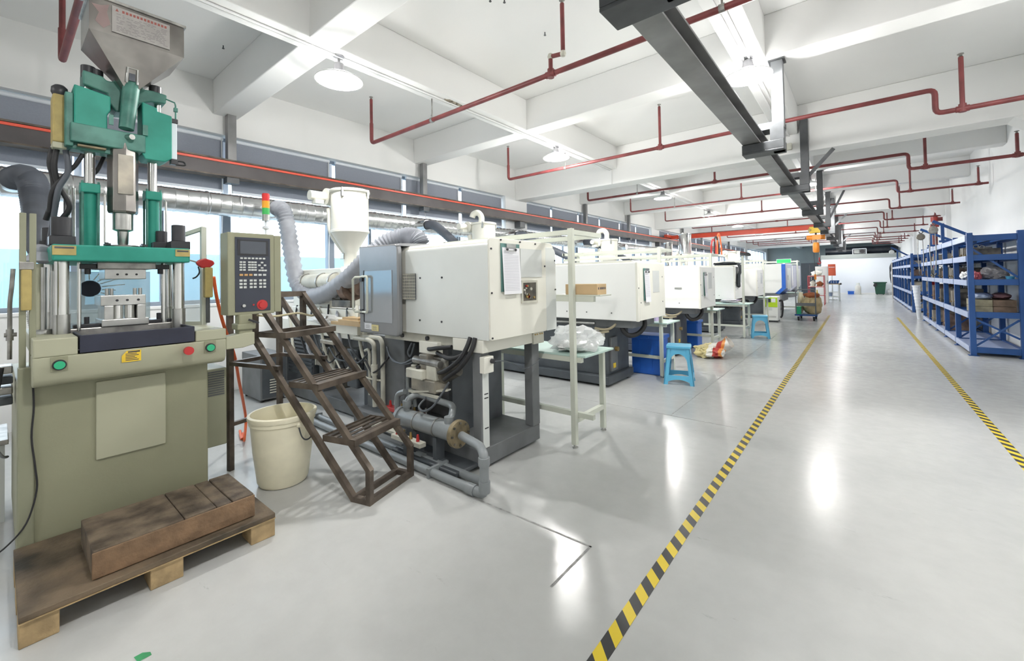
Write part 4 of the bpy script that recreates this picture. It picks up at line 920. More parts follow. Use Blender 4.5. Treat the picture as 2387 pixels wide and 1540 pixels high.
MB().pipe([(-2.86, 2.12, .34), (-2.86, 2.12, .44), (-2.82, 2.2, .47), (-2.42, 2.22, .44), (-2.36, 2.15, .40), (-2.36, 2.12, .34)], .026, 12, .06).build('oil_pipe', 'cooler_grey', m1, smooth=True)
for x_, z_ in ((-2.86, .38), (-2.36, .345)): MB().cyl((x_, 2.12, z_), (x_, 2.12, z_+.05), .036, n=14).build('pipe_coupling', 'pvc_grey', m1, smooth=True)
MB().pipe([(-2.97, 2.14, .26), (-3.02, 2.14, .26), (-3.02, 2.14, .45), (-2.94, 2.16, .48)], .024, 12, .05).build('oil_pipe', 'cooler_grey', m1, smooth=True)
MB().box(-3.30, -2.93, 2.06, 2.16, .15, .17).build('hose_tray', 'ivory_dirty', m1)
# brass distributor blocks
for (x0, y, z, n) in ((-2.90, 2.02, .155, 4), (-3.28, 2.22, .26, 6)):
    b_ = MB().box(x0, x0+.09*n, y-.03, y+.03, z, z+.035).build('manifold', 'ivory_dirty' if n == 4 else 'red_plastic', m1, bevel=.004)
    for k in range(n):
        MB().cyl((x0+.045+k*.085, y, z+.035), (x0+.045+k*.085, y, z+.085), .014, .008, n=10).build('hose_tail', 'brass' if k % 3 else 'red_plastic', b_, smooth=True)
        if n == 6: MB().cyl((x0+.045+k*.085, y+.05, z+.035), (x0+.045+k*.085, y+.05, z+.08), .014, .008, n=10).build('hose_tail', 'steel_bright', b_, smooth=True)
# black hydraulic hoses
for pts in ([(-2.19, 2.235, .97), (-2.195, 2.21, .90), (-2.23, 2.19, .82), (-2.31, 2.18, .74), (-2.43, 2.19, .67), (-2.53, 2.23, .62)],
            [(-2.24, 2.235, .97), (-2.245, 2.20, .90), (-2.29, 2.18, .82), (-2.38, 2.17, .75), (-2.48, 2.18, .70), (-2.58, 2.22, .67)],
            [(-2.45, 2.24, .88), (-2.6, 2.22, .86), (-2.72, 2.24, .84), (-2.78, 2.3, .85)],
            [(-2.62, 2.24, .82), (-2.45, 2.2, .80), (-2.34, 2.2, .82), (-2.28, 2.24, .86)]):
    MB().tube(pts, .017, 10, smooth=7).build('hydraulic_hose', 'black_rubber', m1, smooth=True)
for pts in ([(-3.45, 2.34, .78), (-3.3, 2.28, .70), (-3.1, 2.25, .68), (-2.92, 2.22, .74)], [(-3.45, 2.35, .74), (-3.25, 2.27, .68), (-3.0, 2.24, .69), (-2.85, 2.22, .76)],
            [(-2.7, 2.22, .48), (-2.68, 2.1, .42), (-2.6, 2.08, .40), (-2.5, 2.1, .46), (-2.44, 2.2, .62)], [(-3.02, 2.3, .86), (-3.04, 2.27, .78), (-3.0, 2.27, .75), (-2.95, 2.27, .86)]):
    MB().tube(pts, .009, 8, smooth=6).build('control_cable', 'base_dark', m1, smooth=True)
# rear injection half
B(-5.95, -3.86, 2.34, 2.98, .80, .95).build('injection_bed', 'ivory', m1, bevel=.006)
B(-5.2, -3.9, 2.30, 2.36, .86, 1.02).build('bed_side', 'ivory', m1, bevel=.004)
B(-5.9, -3.9, 2.34, 2.98, .02, .14).build('base_skid', 'base_grey', m1, bevel=.006)
for x in (-5.85, -4.9, -3.95): B(x, x+.10, 2.40, 2.92, .14, .80).build('base_leg', 'base_dark', m1)
MB().prism([(-5.75, 1.10), (-5.75, 1.50), (-5.70, 1.56), (-4.55, 1.56), (-4.50, 1.50), (-4.50, 1.34), (-4.75, 1.32), (-4.8, 1.10)], 'y', 2.48, 2.9).build('injection_cover', 'ivory', m1, bevel=.012)
MB().cyl((-5.5, 2.47, 1.40), (-4.6, 2.47, 1.40), .10, n=20).build('injection_cylinder', 'ivory_dirty', m1, smooth=True)
for x in (-5.3, -4.9, -4.62): MB().cyl((x-.01, 2.47, 1.40), (x+.01, 2.47, 1.40), .112, n=20).build('cylinder_ring', 'steel_worn', m1, smooth=True)
MB().cyl((-4.5, 2.66, 1.32), (-3.7, 2.66, 1.32), .085, n=18).build('barrel', 'mold_dark', m1, smooth=True)
MB().cyl((-4.42, 2.5, 1.33), (-4.30, 2.5, 1.33), .14, n=20).cyl((-4.3, 2.52, 1.33), (-4.2, 2.52, 1.33), .08, n=16).build('screw_motor', 'mold_rust', m1, smooth=True)
MB().box(-4.7, -4.45, 2.42, 2.58, 1.20, 1.38).box(-4.60, -4.2, 2.40, 2.46, 1.12, 1.2).build('valve_block', 'mold_dark', m1, bevel=.01)
B(-5.6, -3.9, 2.40, 2.50, .95, 1.10).build('carriage_rail', 'ivory', m1, bevel=.006)
MB().box(-4.35, -3.75, 2.26, 2.40, .955, .985).box(-4.2, -3.8, 2.26, 2.42, .985, 1.01).box(-4.15, -3.85, 2.28, 2.4, 1.01, 1.035).build('card_stack', 'cardboard', m1)
MB().blob((-4.55, 2.28, 1.0), (.22, .09, .05), 3, .5, 3).build('plastic_film', 'bag_clear', m1, smooth=True)
MB().tube([(-4.62, 2.26, .99), (-4.48, 2.24, .985), (-4.4, 2.25, 1.02)], .022, 10, smooth=4).build('hose_fitting', 'steel_worn', m1, smooth=True)
random.seed(21)
for k in range(9):
    x0 = -5.7+.2*k; a = [(x0, 2.42, 1.08+.03*(k % 3)), (x0+.1, 2.36, 1.0), (x0+.22, 2.33, .88-.02*k), (x0+.3+.1*(k % 2), 2.33, .6), (x0+.45, 2.36, .42+.05*(k % 4))]
    MB().tube(a, .011 if k % 2 else .017, 8, smooth=5).build('service_hose', ['ivory_dirty', 'black_rubber', 'hose_grey', 'base_dark'][k % 4], m1, smooth=True)
for k in range(8):
    x0 = -4.9+.14*k; z0 = .45+.06*(k % 3)
    MB().tube([(x0, 2.36, z0), (x0+.15, 2.30, z0+.12), (x0+.32, 2.29, z0+.02), (x0+.5, 2.34, z0+.18*(k % 2))], .009, 7, smooth=5).build('service_hose', ['ivory_dirty', 'black_rubber', 'base_dark'][k % 3], m1, smooth=True)
for (x, y, z, sx, sy, sz, m) in ((-4.75, 2.42, .55, .22, .16, .2, 'mold_steel'), (-4.4, 2.44, .35, .25, .2, .18, 'mold_dark'), (-4.35, 2.4, .62, .16, .12, .14, 'mold_dark'), (-5.1, 2.45, .35, .3, .2, .3, 'base_dark'), (-4.1, 2.45, .5, .2, .2, .4, 'base_dark'), (-4.55, 2.36, .74, .3, .1, .05, 'mold_steel')):
    MB().cbox((x, y, z), (sx, sy, sz)).build('hydraulic_valve', m, m1, bevel=.012)
for x in (-4.66, -4.82): MB().cyl((x, 2.33, .55), (x, 2.36, .55), .028, n=12).build('valve_plug', 'steel_bright', m1)
for k in range(10): B(-5.55, -4.95, 2.335, 2.345, .30+k*.045, .325+k*.045).build('motor_fin', 'base_dark', m1)
MB().pipe([(-3.97, 2.31, .83), (-3.70, 2.31, .83), (-3.62, 2.31, .80), (-3.62, 2.31, .2)], .022, 12, .08).pipe([(-3.97, 2.35, .85), (-3.58, 2.35, .85), (-3.54, 2.35, .80), (-3.54, 2.35, .2)], .022, 12, .08).pipe([(-3.78, 2.31, .72), (-3.72, 2.31, .74), (-3.70, 2.31, .70), (-3.70, 2.31, .3)], .014, 10, .03).build('oil_pipe', 'ivory_dirty', m1, smooth=True)
MB().cyl((-3.62, 2.31, .50), (-3.62, 2.31, .60), .032, n=14).build('pipe_coupling', 'ivory_dirty', m1, smooth=True)

# ---- PVC cooling pipes on the floor
pv = thing('cooling_pipe', 'grey plastic cooling water pipes running along the floor before the near machine', 'pipe', (-3.2, 1.97, 0))
MB().pipe([(-4.9, 1.99, .035), (-1.87, 1.97, .035), (-1.87, 1.97, .285), (-1.98, 2.05, .29), (-2.22, 2.11, .29)], .03, 14, .045).build('return_pipe', 'pvc_grey', pv, smooth=True)
MB().pipe([(-4.9, 2.09, .035), (-1.97, 2.09, .035), (-1.93, 2.0, .035)], .028, 14, .045).build('supply_pipe', 'pvc_grey', pv, smooth=True)
for x in (-2.4, -3.4, -4.3): B(x, x+.025, 1.935, 2.125, 0, .070).build('pipe_clip', 'pvc_grey', pv)
for p, q in (((-1.87, 1.97, .05), (-1.87, 1.97, .12)), ((-1.87, 1.97, .22), (-1.87, 1.97, .27)), ((-2.7, 2.09, .035), (-2.62, 2.09, .035)), ((-2.02, 1.97, .035), (-1.95, 1.97, .035))): MB().cyl(p, q, .037, n=14).build('socket', 'pvc_grey', pv, smooth=True)
MB().cyl((-2.2, 2.11, .29), (-2.02, 2.06, .29), .02, n=12).build('clear_section', 'chrome', pv, smooth=True)

# ---- dark temperature controller behind the steps
tc_ = thing('temperature_controller', 'dark grey sheet-metal controller cabinet standing behind the steel steps', 'cabinet', (-5.7, 2.2, 0))
B(-6.0, -5.42, 1.96, 2.26, .03, .55).build('case', 'base_grey', tc_, bevel=.006)
B(-5.425, -5.415, 1.98, 2.25, .05, .53).build('front_door', 'base_dark', tc_, bevel=.003)
for k in range(6): B(-5.416, -5.410, 2.06, 2.22, .10+k*.03, .112+k*.03).build('louvre', 'ivory_dirty', tc_)
for (x, y) in ((-5.95, 2.0), (-5.48, 2.0), (-5.95, 2.22), (-5.48, 2.22)): MB().cyl((x, y, 0), (x, y, .03), .02, n=8).build('caster', 'black_rubber', tc_)

# ---- hopper dryers
def dryer(x, y, zt, r, label, z0=1.56, stainless=False, blower=True, h=None):
    t = thing('hopper_dryer', label, 'hopper', (x, y, z0), None)
    m = 'chrome' if stainless else 'ivory'
    h = h or r*2.35
    zc = zt-h; zn = max(z0+.12, zc-r*1.15)
    MB().lathe([(r*.98, zt-.02), (r, zt-.03), (r, zc+.02), (r*1.03, zc+.015), (r*1.03, zc-.01), (r*.98, zc-.015), (r*.36, zn), (r*.36, z0+.02), (r*.5, z0+.02), (r*.5, z0)], (x, y, 0), 30).build('drum', m, t, smooth=True)
    MB().lathe([(r*1.06, zt-.035), (r*1.08, zt-.03), (r*1.08, zt-.008), (r*1.04, zt), (r*.2, zt+.012), (0.001, zt+.012)], (x, y, 0), 30).build('lid', m, t, smooth=True)
    for an in (-.9, .6, 2.4):
        cx_, cy_ = x+r*1.04*math.cos(an), y+r*1.04*math.sin(an)
        MB().box(cx_-.012, cx_+.012, cy_-.012, cy_+.012, zt-.10, zt).build('latch', 'steel_bright' if not stainless else 'dark_steel', t)
    if blower:
        bx, by = x-r*1.15, y-r*.55
        MB().cyl((bx, by-.06, zt-.06), (bx, by+.06, zt-.06), r*.48, n=22).build('blower', m, t, smooth=True)
        MB().cyl((bx-.02, by-.06, zt-.06), (bx-.02, by-.24, zt-.06), r*.27, n=18).build('blower_motor', m, t, smooth=True)
        MB().tube([(bx, by, zt-.2), (bx+.02, by, zt-h*.6), (bx+.05, by, zt-h), (x-r*.4, y, zn)], r*.22, 12, smooth=5).build('air_pipe', m, t, smooth=True)
        MB().box(bx-.05, bx+.05, by-.2, by-.1, zt-.16, zt-.11).build('motor_terminal', m, t, bevel=.005)
    MB().tube([(x-r*1.02, y-.05, zt-.12), (x-r*1.1, y-.08, zt-h*.6), (x-r*.95, y-.06, zt-h)], .006, 6, smooth=4).build('cable', 'black_rubber', t)
    MB().cbox((x-r*.2, y-r*.25, z0+.14), (.09, .07, .07)).build('slide_gate', 'steel_bright', t, bevel=.006)
    return t
dryer(-4.64, 2.66, 2.475, .21, 'ivory hopper dryer with side blower standing on the nearest machine', 1.56, h=.49)
# ================================================================== WHITE MACHINES DOWN THE ROW
def clipboard(y, z, x, label, w=.22, h=.36, tilt=.02):
    t = thing('clipboard', label, 'clipboard', (x, y, z))
    B(x, x+.006, y-w/2, y+w/2, z-h, z).build('board', mat('board_teal', (.10, .22, .20), .5, var=.1), t)
    MB().add([(x+.008, y-w/2+.01, z-.03), (x+.008, y+w/2-.005, z-.03), (x+.02, y+w/2+.005, z-h-.02), (x+.02, y-w/2+.015, z-h-.02)], [(0, 1, 2, 3)]).build('paper_sheet', 'paper', t, recalc=False)
    q = MB(); random.seed(int(y*100))
    for r in range(26):
        zz = z-.055-r*.0118; xx = x+.0092+.012*(.03+.0118*r)/h
        a, b = y-w/2+.025, y+w/2-.02
        if r in (0, 1, 2): b = a+.06+random.random()*.05
        q.add([(xx, a, zz), (xx, b, zz), (xx, b, zz-.0028), (xx, a, zz-.0028)], [(0, 1, 2, 3)])
    q.build('printed_lines', mat('ink_pale', (.50, .50, .56), .6, var=0), t, recalc=False)
    c = MB().box(x+.006, x+.016, y-.055, y+.055, z-.03, z-.002).tube([(x+.018, y-.05, z-.03), (x+.02, y-.05, z-.055), (x+.02, y+.05, z-.055), (x+.018, y+.05, z-.03)], .004, 6)
    c.build('clip', 'steel_bright', t)
    for dy in (-.05, .05): MB().cyl((x+.012, y+dy, z-.045), (x+.024, y+dy, z-.045), .008, n=8).build('clip_knob', 'black_plastic', t)
    return t
clipboard(2.475, 1.665, -2.043, 'clipboard with a white form hung on the end of the nearest machine')

def machine(y0, y1, label, x=-2.05, z0=.86, z1=1.57, n=2, base='base_dark'):
    t = thing('molding_machine', label, 'machine', (x-2, (y0+y1)/2, 0))
    ym = (y0+y1)/2
    B(x-1.55, x-.005, y0, y1, z0, z1).build('clamp_cover', 'machine_white', t, bevel=.008)
    B(x-.03, x, y0-.002, y0+.045, z0-.003, z1+.003).build('corner_strip', 'ivory', t, bevel=.003)
    B(x-.015, x+.002, y0+.045, y1-.004, z0+.004, z1-.004).build('end_panel', 'ivory' if n == 2 else 'machine_white', t, bevel=.003)
    MB().prism([(x-1.55, z1), (x-1.5, z1+.03), (x-.1, z1+.03), (x-.03, z1)], 'y', y0+.02, y1-.02).build('cover_top', 'ivory', t)
    b = MB()
    for (yy, zz) in ((y0+.08, z0+.22), (y1-.10, z0+.20), (y1-.1, z1-.18), (y0+.02, z0+.4)): b.cyl((x, yy, zz), (x+.006, yy, zz), .008, n=8)
    for xx in (x-.35, x-.7, x-1.0): b.cyl((xx, y0, z0+.09), (xx, y0-.006, z0+.09), .008, n=8)
    b.build('cover_bolts', 'dark_steel', t)
    if n == 3: B(x-.42, x-.30, y0-.012, y0, z0+.33, z0+.36).build('pull_handle', 'steel_bright', t)
    B(x+.001, x+.004, ym+.02, ym+.24, z1-.38, z1-.10).build('document_sleeve', 'sleeve', t)
    B(x-2.4, x-.12, y0+.10, y1-.10, z0-.10, z0).build('bed', 'base_grey', t, bevel=.005)
    B(x-3.6, x-.42, y0+.02, y1-.12, .03, .14).build('base_skid', base, t, bevel=.01)
    B(x-3.5, x-.47, y0+.10, y1-.16, .14, z0-.10).build('base_cabinet', base, t, bevel=.008)
    B(x-.475, x-.44, y0+.16, y0+.34, .18, .62).build('breaker_panel', 'base_grey', t, bevel=.006)
    MB().cyl((x-.44, y0+.28, .46), (x-.40, y0+.28, .46), .03, n=14).build('main_switch', 'brass', t)
    B(x-.44, x-.435, y0+.2, y0+.27, .22, .28).build('warning_label', 'yellow', t)
    B(x-.55, x-.50, y0+.06, y0+.13, .58, .70).build('socket_box', 'ivory', t, bevel=.006)
    for xx in (x-.52, x-3.4):
        for yy in (y0+.12, y1-.22): MB().cyl((xx, yy, 0), (xx, yy, .03), .06, n=12).build('foot', 'black_rubber', t)
    MB().cyl((x-2.2, y0+.07, z0-.06), (x-.62, y0+.07, z0-.06), .016, n=10).cyl((x-2.2, y0+.07, z0-.15), (x-.55, y0+.07, z0-.15), .016, n=10).build('tie_pipe', 'steel_bright', t, smooth=True)
    MB().tube([(x-.62, y0+.07, z0-.12), (x-.5, y0+.05, z0-.13), (x-.4, y0+.06, z0-.11), (x-.34, y0+.12, z0-.05)], .016, 10, smooth=4).tube([(x-.7, y0+.05, z0-.16), (x-.55, y0+.04, z0-.17), (x-.42, y0+.06, z0-.15)], .014, 10, smooth=4).build('water_hose', mat('hose_beige', (.38, .33, .22), .5, var=.1), t, smooth=True)
    MB().tube([(x-.30, y0+.20, z0), (x-.28, y0+.16, z0-.12), (x-.22, y0+.20, z0-.2), (x-.15, y0+.32, z0-.19), (x-.10, y0+.42, z0-.10), (x-.12, y0+.46, z0)], .030, 12, smooth=7).build('drain_hose', 'black_rubber', t, smooth=True)
    # injection half
    B(x-3.6, x-1.56, y0+.10, y1-.14, z0-.10, z0+.12).build('injection_bed', 'ivory', t, bevel=.006)
    MB().prism([(x-3.4, 1.05), (x-3.4, 1.5), (x-2.3, 1.5), (x-2.25, 1.3), (x-2.5, 1.05)], 'y', y0+.2, y1-.25).build('injection_cover', 'ivory', t, bevel=.01)
    MB().cyl((x-2.3, ym, 1.3), (x-1.5, ym, 1.3), .09, n=14).build('barrel', 'mold_dark', t, smooth=True)
    return t
machine(4.88, 5.79, 'second injection machine in the row, white cover over a dark base, behind the pale bench', n=2)
clipboard(5.13, 1.50, -2.043, 'clipboard with a long white form on the second white machine', .18, .40)
machine(7.46, 8.40, 'third injection machine in the row, white boxy cover with a small pull handle', n=3, z0=.84, z1=1.545, base='base_blue_black')
clipboard(7.72, 1.45, -2.043, 'small clipboard on the third white machine', .16, .40)
machine(11.0, 11.95, 'fourth injection machine in the row, white cover with black cloth hanging over its corner', n=4, z0=.82, z1=1.59, x=-2.25)
machine(12.6, 13.5, 'fifth injection machine in the row, low white cover behind the far blue stool', n=5, z0=.83, z1=1.53)
def machine_big(y0, y1, x, label, stripe):
    t = thing('molding_machine', label, 'machine', (x-2, (y0+y1)/2, 0))
    MB().prism([(x-2.3, .80), (x-.28, .80), (x-.10, .98), (x-.10, 1.70), (x-2.3, 1.70)], 'y', y0, y1).build('clamp_cover', 'machine_white', t, bevel=.01)
    MB().prism([(x-.28, .80), (x-.10, .98), (x-.10, 1.70), (x-.0, 1.70), (x-.0, .95), (x-.18, .77)], 'y', y0-.01, y1).build('corner_stripe', stripe, t, bevel=.006)
    B(x-.02, x+.005, y0+.05, y1-.05, .95, 1.69).build('end_panel', mat('lilac_grey', (.46, .47, .56), .35, var=.05), t, bevel=.004)
    B(x+.005, x+.012, y0+.35, y1-.45, .90, 1.58).build('end_door', 'machine_grey', t, bevel=.004)
    B(x+.012, x+.03, y0+.40, y0+.43, 1.2, 1.35).build('door_handle', 'steel_bright', t)
    B(x-3.5, x-.25, y0+.1, y1-.1, .62, .80).build('bed', 'base_dark', t)
    MB().prism([(x-.6, .50), (x-.1, .55), (x-.1, .76), (x-.35, .80), (x-.6, .80)], 'y', y0-.05, y1-.3).build('chute', 'base_grey', t)
    B(x-3.5, x-.6, y0+.1, y1-.1, .0, .62).build('base_cabinet', 'base_dark', t, bevel=.01)
    B(x-3.9, x-2.3, y0+.1, y1-.1, .8, 1.4).build('injection_bed', 'ivory', t, bevel=.01)
    return t
machine_big(15.3, 17.0, -1.73, 'large white injection machine with a deep blue corner stripe', 'box_blue')
machine_big(18.4, 19.9, -1.75, 'farthest large machine with grey-lilac end doors beyond the blue-striped one', 'lilac_grey')

dryer(-4.95, 5.3, 2.36, .20, 'white hopper dryer behind the nearest machine cover', 1.5)
dryer(-3.93, 7.95, 2.17, .165, 'small white hopper dryer on the third machine beyond the benches', 1.39)
dryer(-3.5, 11.45, 2.50, .15, 'tall polished steel hopper on the fourth machine under the crane beam', 1.62, stainless=True, blower=False, h=.52)
dryer(-3.95, 11.5, 2.30, .11, 'narrow polished steel canister beside the tall steel hopper', 1.51, stainless=True, blower=False, h=.45)
dryer(-3.95, 13.1, 2.12, .18, 'white hopper dryer on the fifth machine', 1.39)
dryer(-3.3, 16.0, 2.2, .2, 'white hopper dryer on the blue-striped machine', 1.70, h=.28)
# vacuum loader receivers standing proud of the second and third dryers
for (x, y, zt, lab) in ((-4.95, 5.3, 2.375, 'second'), (-3.93, 7.95, 2.185, 'third')):
    v = thing('suction_elbow', 'white curled suction elbow on top of the hopper of the %s machine' % lab, 'pipe', (x, y, zt))
    MB().tube([(x-.05, y, zt), (x-.05, y, zt+.10), (x-.10, y-.02, zt+.17), (x-.18, y-.05, zt+.16), (x-.21, y-.06, zt+.10)], .05, 12, smooth=5).build('elbow', 'ivory', v, smooth=True)
# ================================================================== WORK BENCHES
TF = 'table_frame'
def bench(xp, yp, label, h=1.81, w=.50, back=1.55, shelf=False, zt=.75, over=True, rear=True):
    t = thing('workbench', label, 'workbench', (xp-.4, yp+w/2, 0))
    s = .022
    def leg(x, y, hh, nm='leg'):
        l = MB().box(x-s, x+s, y-s, y+s, .025, hh).build(nm, TF, t, bevel=.003)
        MB().cyl((x, y, 0), (x, y, .012), .026, n=12).cyl((x, y, .01), (x, y, .03), .012, n=8).build('levelling_foot', 'steel_bright', l)
    leg(xp, yp, h, 'tall_post'); leg(xp, yp+w, zt-.012)
    leg(xp-.85, yp+w, zt-.012)
    if shelf: leg(xp-.85, yp+.06, zt-.012)
    B(xp-1.0, xp+.10, yp+(.025 if shelf else -.03), yp+w+.04, zt-.012, zt+.006).build('table_top', 'table_top', t, bevel=.003)
    MB().box(xp-.98, xp+.02, yp+w-.02, yp+w+.02, zt-.055, zt-.012).build('apron_rail', TF, t)
    MB().box(xp-.98, xp+.06, yp+.022, yp+.062, zt-.055, zt-.012).build('apron_rail', TF, t)
    B(xp-.02, xp+.02, yp+s, yp+w-s, .20, .24).build('cross_rail', TF, t)
    B(xp-.85, xp+.16 if shelf else xp-s, yp+s, yp+s+.04, .245, .285).build('long_rail', TF, t)
    if over:
        B(xp-back, xp-s, yp-.02, yp+.02, h-.05, h-.01).build('overhead_rail', TF, t)
        if not shelf: B(xp-back, xp-s, yp-.02, yp+.02, h-.14, h-.105).build('overhead_rail', TF, t)
        B(xp-.02, xp+.02, yp+s, yp+w, h-.05, h-.01).build('overhead_rail', TF, t)
        B(xp-back, xp-.02, yp+w-.02, yp+w+.02, h-.05, h-.01).build('overhead_rail', TF, t)
        B(xp-back-.02, xp-back+.02, yp-.02, yp+w+.02, h-.05, h-.01).build('overhead_rail', TF, t)
        if rear: leg(xp-back, yp+w, h, 'rear_post')
    return t
b1 = bench(-1.845, 3.035, 'pale green-grey bench with a tall post and small shelf beside the nearest machine', shelf=True)
MB().box(-2.02, -1.60, 3.06, 3.26, 1.246, 1.258).box(-2.02, -1.66, 3.057, 3.097, 1.20, 1.246).build('shelf', TF, b1, bevel=.003)
bench(-2.13, 5.83, 'pale bench with a lilac box beside the second machine', h=1.80, w=.45)
bench(-2.13, 8.45, 'pale bench with an overhead frame behind the third machine', h=1.81)
bench(-1.97, 10.42, 'pale bench with a tall post standing right behind the far blue stool', h=1.81, w=.55, back=.02, over=False)
bench(-2.05, 13.55, 'pale bench with an overhead frame beyond the fifth machine', h=1.81, back=1.2)
bench(-1.60, 17.2, 'pale bench with an overhead frame beside the blue-striped machine', h=1.85, back=1.0)

cb = thing('cardboard_box', 'small brown cardboard box on the shelf of the nearest bench', 'box', (-1.76, 3.15, 1.258))
B(-1.93, -1.63, 3.07, 3.23, 1.258, 1.345).build('carton', 'cardboard', cb, bevel=.003)
B(-1.93, -1.63, 3.145, 3.155, 1.3452, 1.346).build('tape_seam', 'sack_tan', cb)
pt = MB()
for i, w in enumerate((.012, .004, .012, .012, .012, .012, .008, .012)): pt.add([(-1.6295, 3.085+i*.0165, 1.30), (-1.6295, 3.085+i*.0165+w, 1.30), (-1.6295, 3.085+i*.0165+w, 1.318), (-1.6295, 3.085+i*.0165, 1.318)], [(0, 1, 2, 3)])
pt.build('stencil_print', 'ink', cb, recalc=False)
pb = thing('plastic_bag', 'crumpled clear plastic bag of white parts on the nearest bench', 'bag', (-2.0, 3.3, .757))
MB().blob((-1.97, 3.32, .845), (.20, .24, .115), 5, .42, 4, 2.2, flat=-.083).build('bag_film', 'bag_clear', pb, smooth=True, angle=25)
MB().blob((-1.97, 3.28, .80), (.15, .20, .045), 9, .4, 3, 3, flat=-.038).build('parts_inside', 'bag_white', pb, smooth=True, angle=20)

def arch_panel(w0, w1, h, t=.012):
    """stool side in (s, z): returns outline pieces as quads (s0,z0..), w0 half width at floor, w1 at top"""
    def hw(z): return w0+(w1-w0)*z/h
    P_ = []
    lw = .052
    for sgn in (-1, 1):
        for k in range(8):
            z0, z1 = h*.98*k/8, h*.98*(k+1)/8
            P_.append([(sgn*hw(z0), z0), (sgn*(hw(z0)-lw), z0), (sgn*(hw(z1)-lw), z1), (sgn*hw(z1), z1)])
    # top arch
    zc, zt = h*.60, h*.80
    n = 10; prev = None
    for k in range(n+1):
        a = PI*k/n; s_ = math.cos(a)*(hw(h*.7)-lw); z_ = zc+(zt-zc)*math.sin(a)
        if prev: P_.append([(prev[0], prev[1]), (s_, z_), (s_, h*.98), (prev[0], h*.98)])
        prev = (s_, z_)
    # lower rail with arched underside
    prev = None
    for k in range(n+1):
        u = -1+2*k/n; s_ = u*(hw(h*.2)-lw*.9); z_ = h*.08+h*.06*(1-u*u)
        if prev: P_.append([(prev[0], prev[1]), (s_, z_), (s_, h*.24), (prev[0], h*.24)])
        prev = (s_, z_)
    return P_
def stool(x, y, rz, label, h=.49):
    t = thing('plastic_stool', label, 'stool', (x, y, 0), 'blue plastic stools by the benches')
    w0, w1 = .185, .135
    sl = (w0-w1)/h
    for q in range(4):
        m = MB(); ca, sa = math.cos(q*PI/2+rz), math.sin(q*PI/2+rz)
        for pc in arch_panel(w0, w1, h):
            vs = []
            for off in (0, -.014):
                for (s_, z_) in pc:
                    d = w0-sl*z_+off
                    vs.append((x+ca*d-sa*s_, y+sa*d+ca*s_, max(0, z_)))
            m.add(vs, [(0, 1, 2, 3), (7, 6, 5, 4), (0, 4, 5, 1), (1, 5, 6, 2), (2, 6, 7, 3), (3, 7, 4, 0)])
        m.build('side_frame', 'stool_blue', t)
    m = MB(); sq = []
    for k in range(24):
        a = 2*PI*k/24; c, s_ = math.cos(a), math.sin(a); r = (w1+.018)/max(abs(c), abs(s_))**.86
        sq.append((x+math.cos(rz)*r*c-math.sin(rz)*r*s_, y+math.sin(rz)*r*c+math.cos(rz)*r*s_))
    m.prism(sq, 'z', h-.035, h)
    m.build('seat', 'stool_blue', t, bevel=.008, smooth=True)
    return t
stool(-1.86, 5.72, .25, 'sky blue plastic stool standing in front of the blue storage box')
stool(-1.72, 10.75, .2, 'sky blue plastic stool farther down beside the fourth machine')

bb = thing('storage_box', 'tall deep blue plastic storage box under the second bench', 'box', (-2.36, 6.05, 0))
B(-2.60, -2.18, 5.90, 6.24, 0, .52).build('body', 'box_blue', bb, bevel=.02)
B(-2.62, -2.16, 5.88, 6.26, .50, .56).build('lid', 'box_blue', bb, bevel=.015)
for x in (-2.48, -2.30): B(x-.01, x+.01, 5.892, 5.90, .05, .48).build('rib', 'box_blue', bb)
B(-2.45, -2.33, 5.87, 5.90, .52, .55).build('latch', 'box_blue', bb, bevel=.005)
lbx = thing('parts_box', 'lilac plastic box standing on the second bench', 'box', (-2.45, 6.05, .756))
MB().box(-2.62, -2.25, 5.98, 6.22, .756, .77).box(-2.62, -2.25, 5.98, 5.99, .77, .85).box(-2.62, -2.25, 6.21, 6.22, .77, .85).box(-2.62, -2.61, 5.99, 6.21, .77, .85).box(-2.26, -2.25, 5.99, 6.21, .77, .85).build('tray', 'lilac', lbx)
B(-2.635, -2.235, 5.965, 6.235, .845, .86).build('rim', 'lilac', lbx, bevel=.003)
bc2 = thing('storage_box', 'narrow blue plastic box leaning against the third bench leg', 'box', (-2.58, 8.7, 0))
B(-2.74, -2.42, 8.55, 8.85, 0, .50).build('body', 'box_blue', bc2, bevel=.02)
B(-2.76, -2.40, 8.53, 8.87, .48, .53).build('lid', 'box_blue', bc2, bevel=.015)
tl = thing('paper_pile', 'loose pile of white papers and film on the bench by the far stool', 'paper', (-2.3, 10.7, .756))
for k in range(6):
    a = .3*k; c = Vector((-2.3+.05*math.sin(k*2), 10.72+.06*math.cos(k*3), .757+.012*k))
    MB().blob(c+Vector((0, 0, .012)), (.17, .13, .01), k, .4, 2).build('sheet', 'paper' if k % 2 else 'lilac', tl, smooth=True)

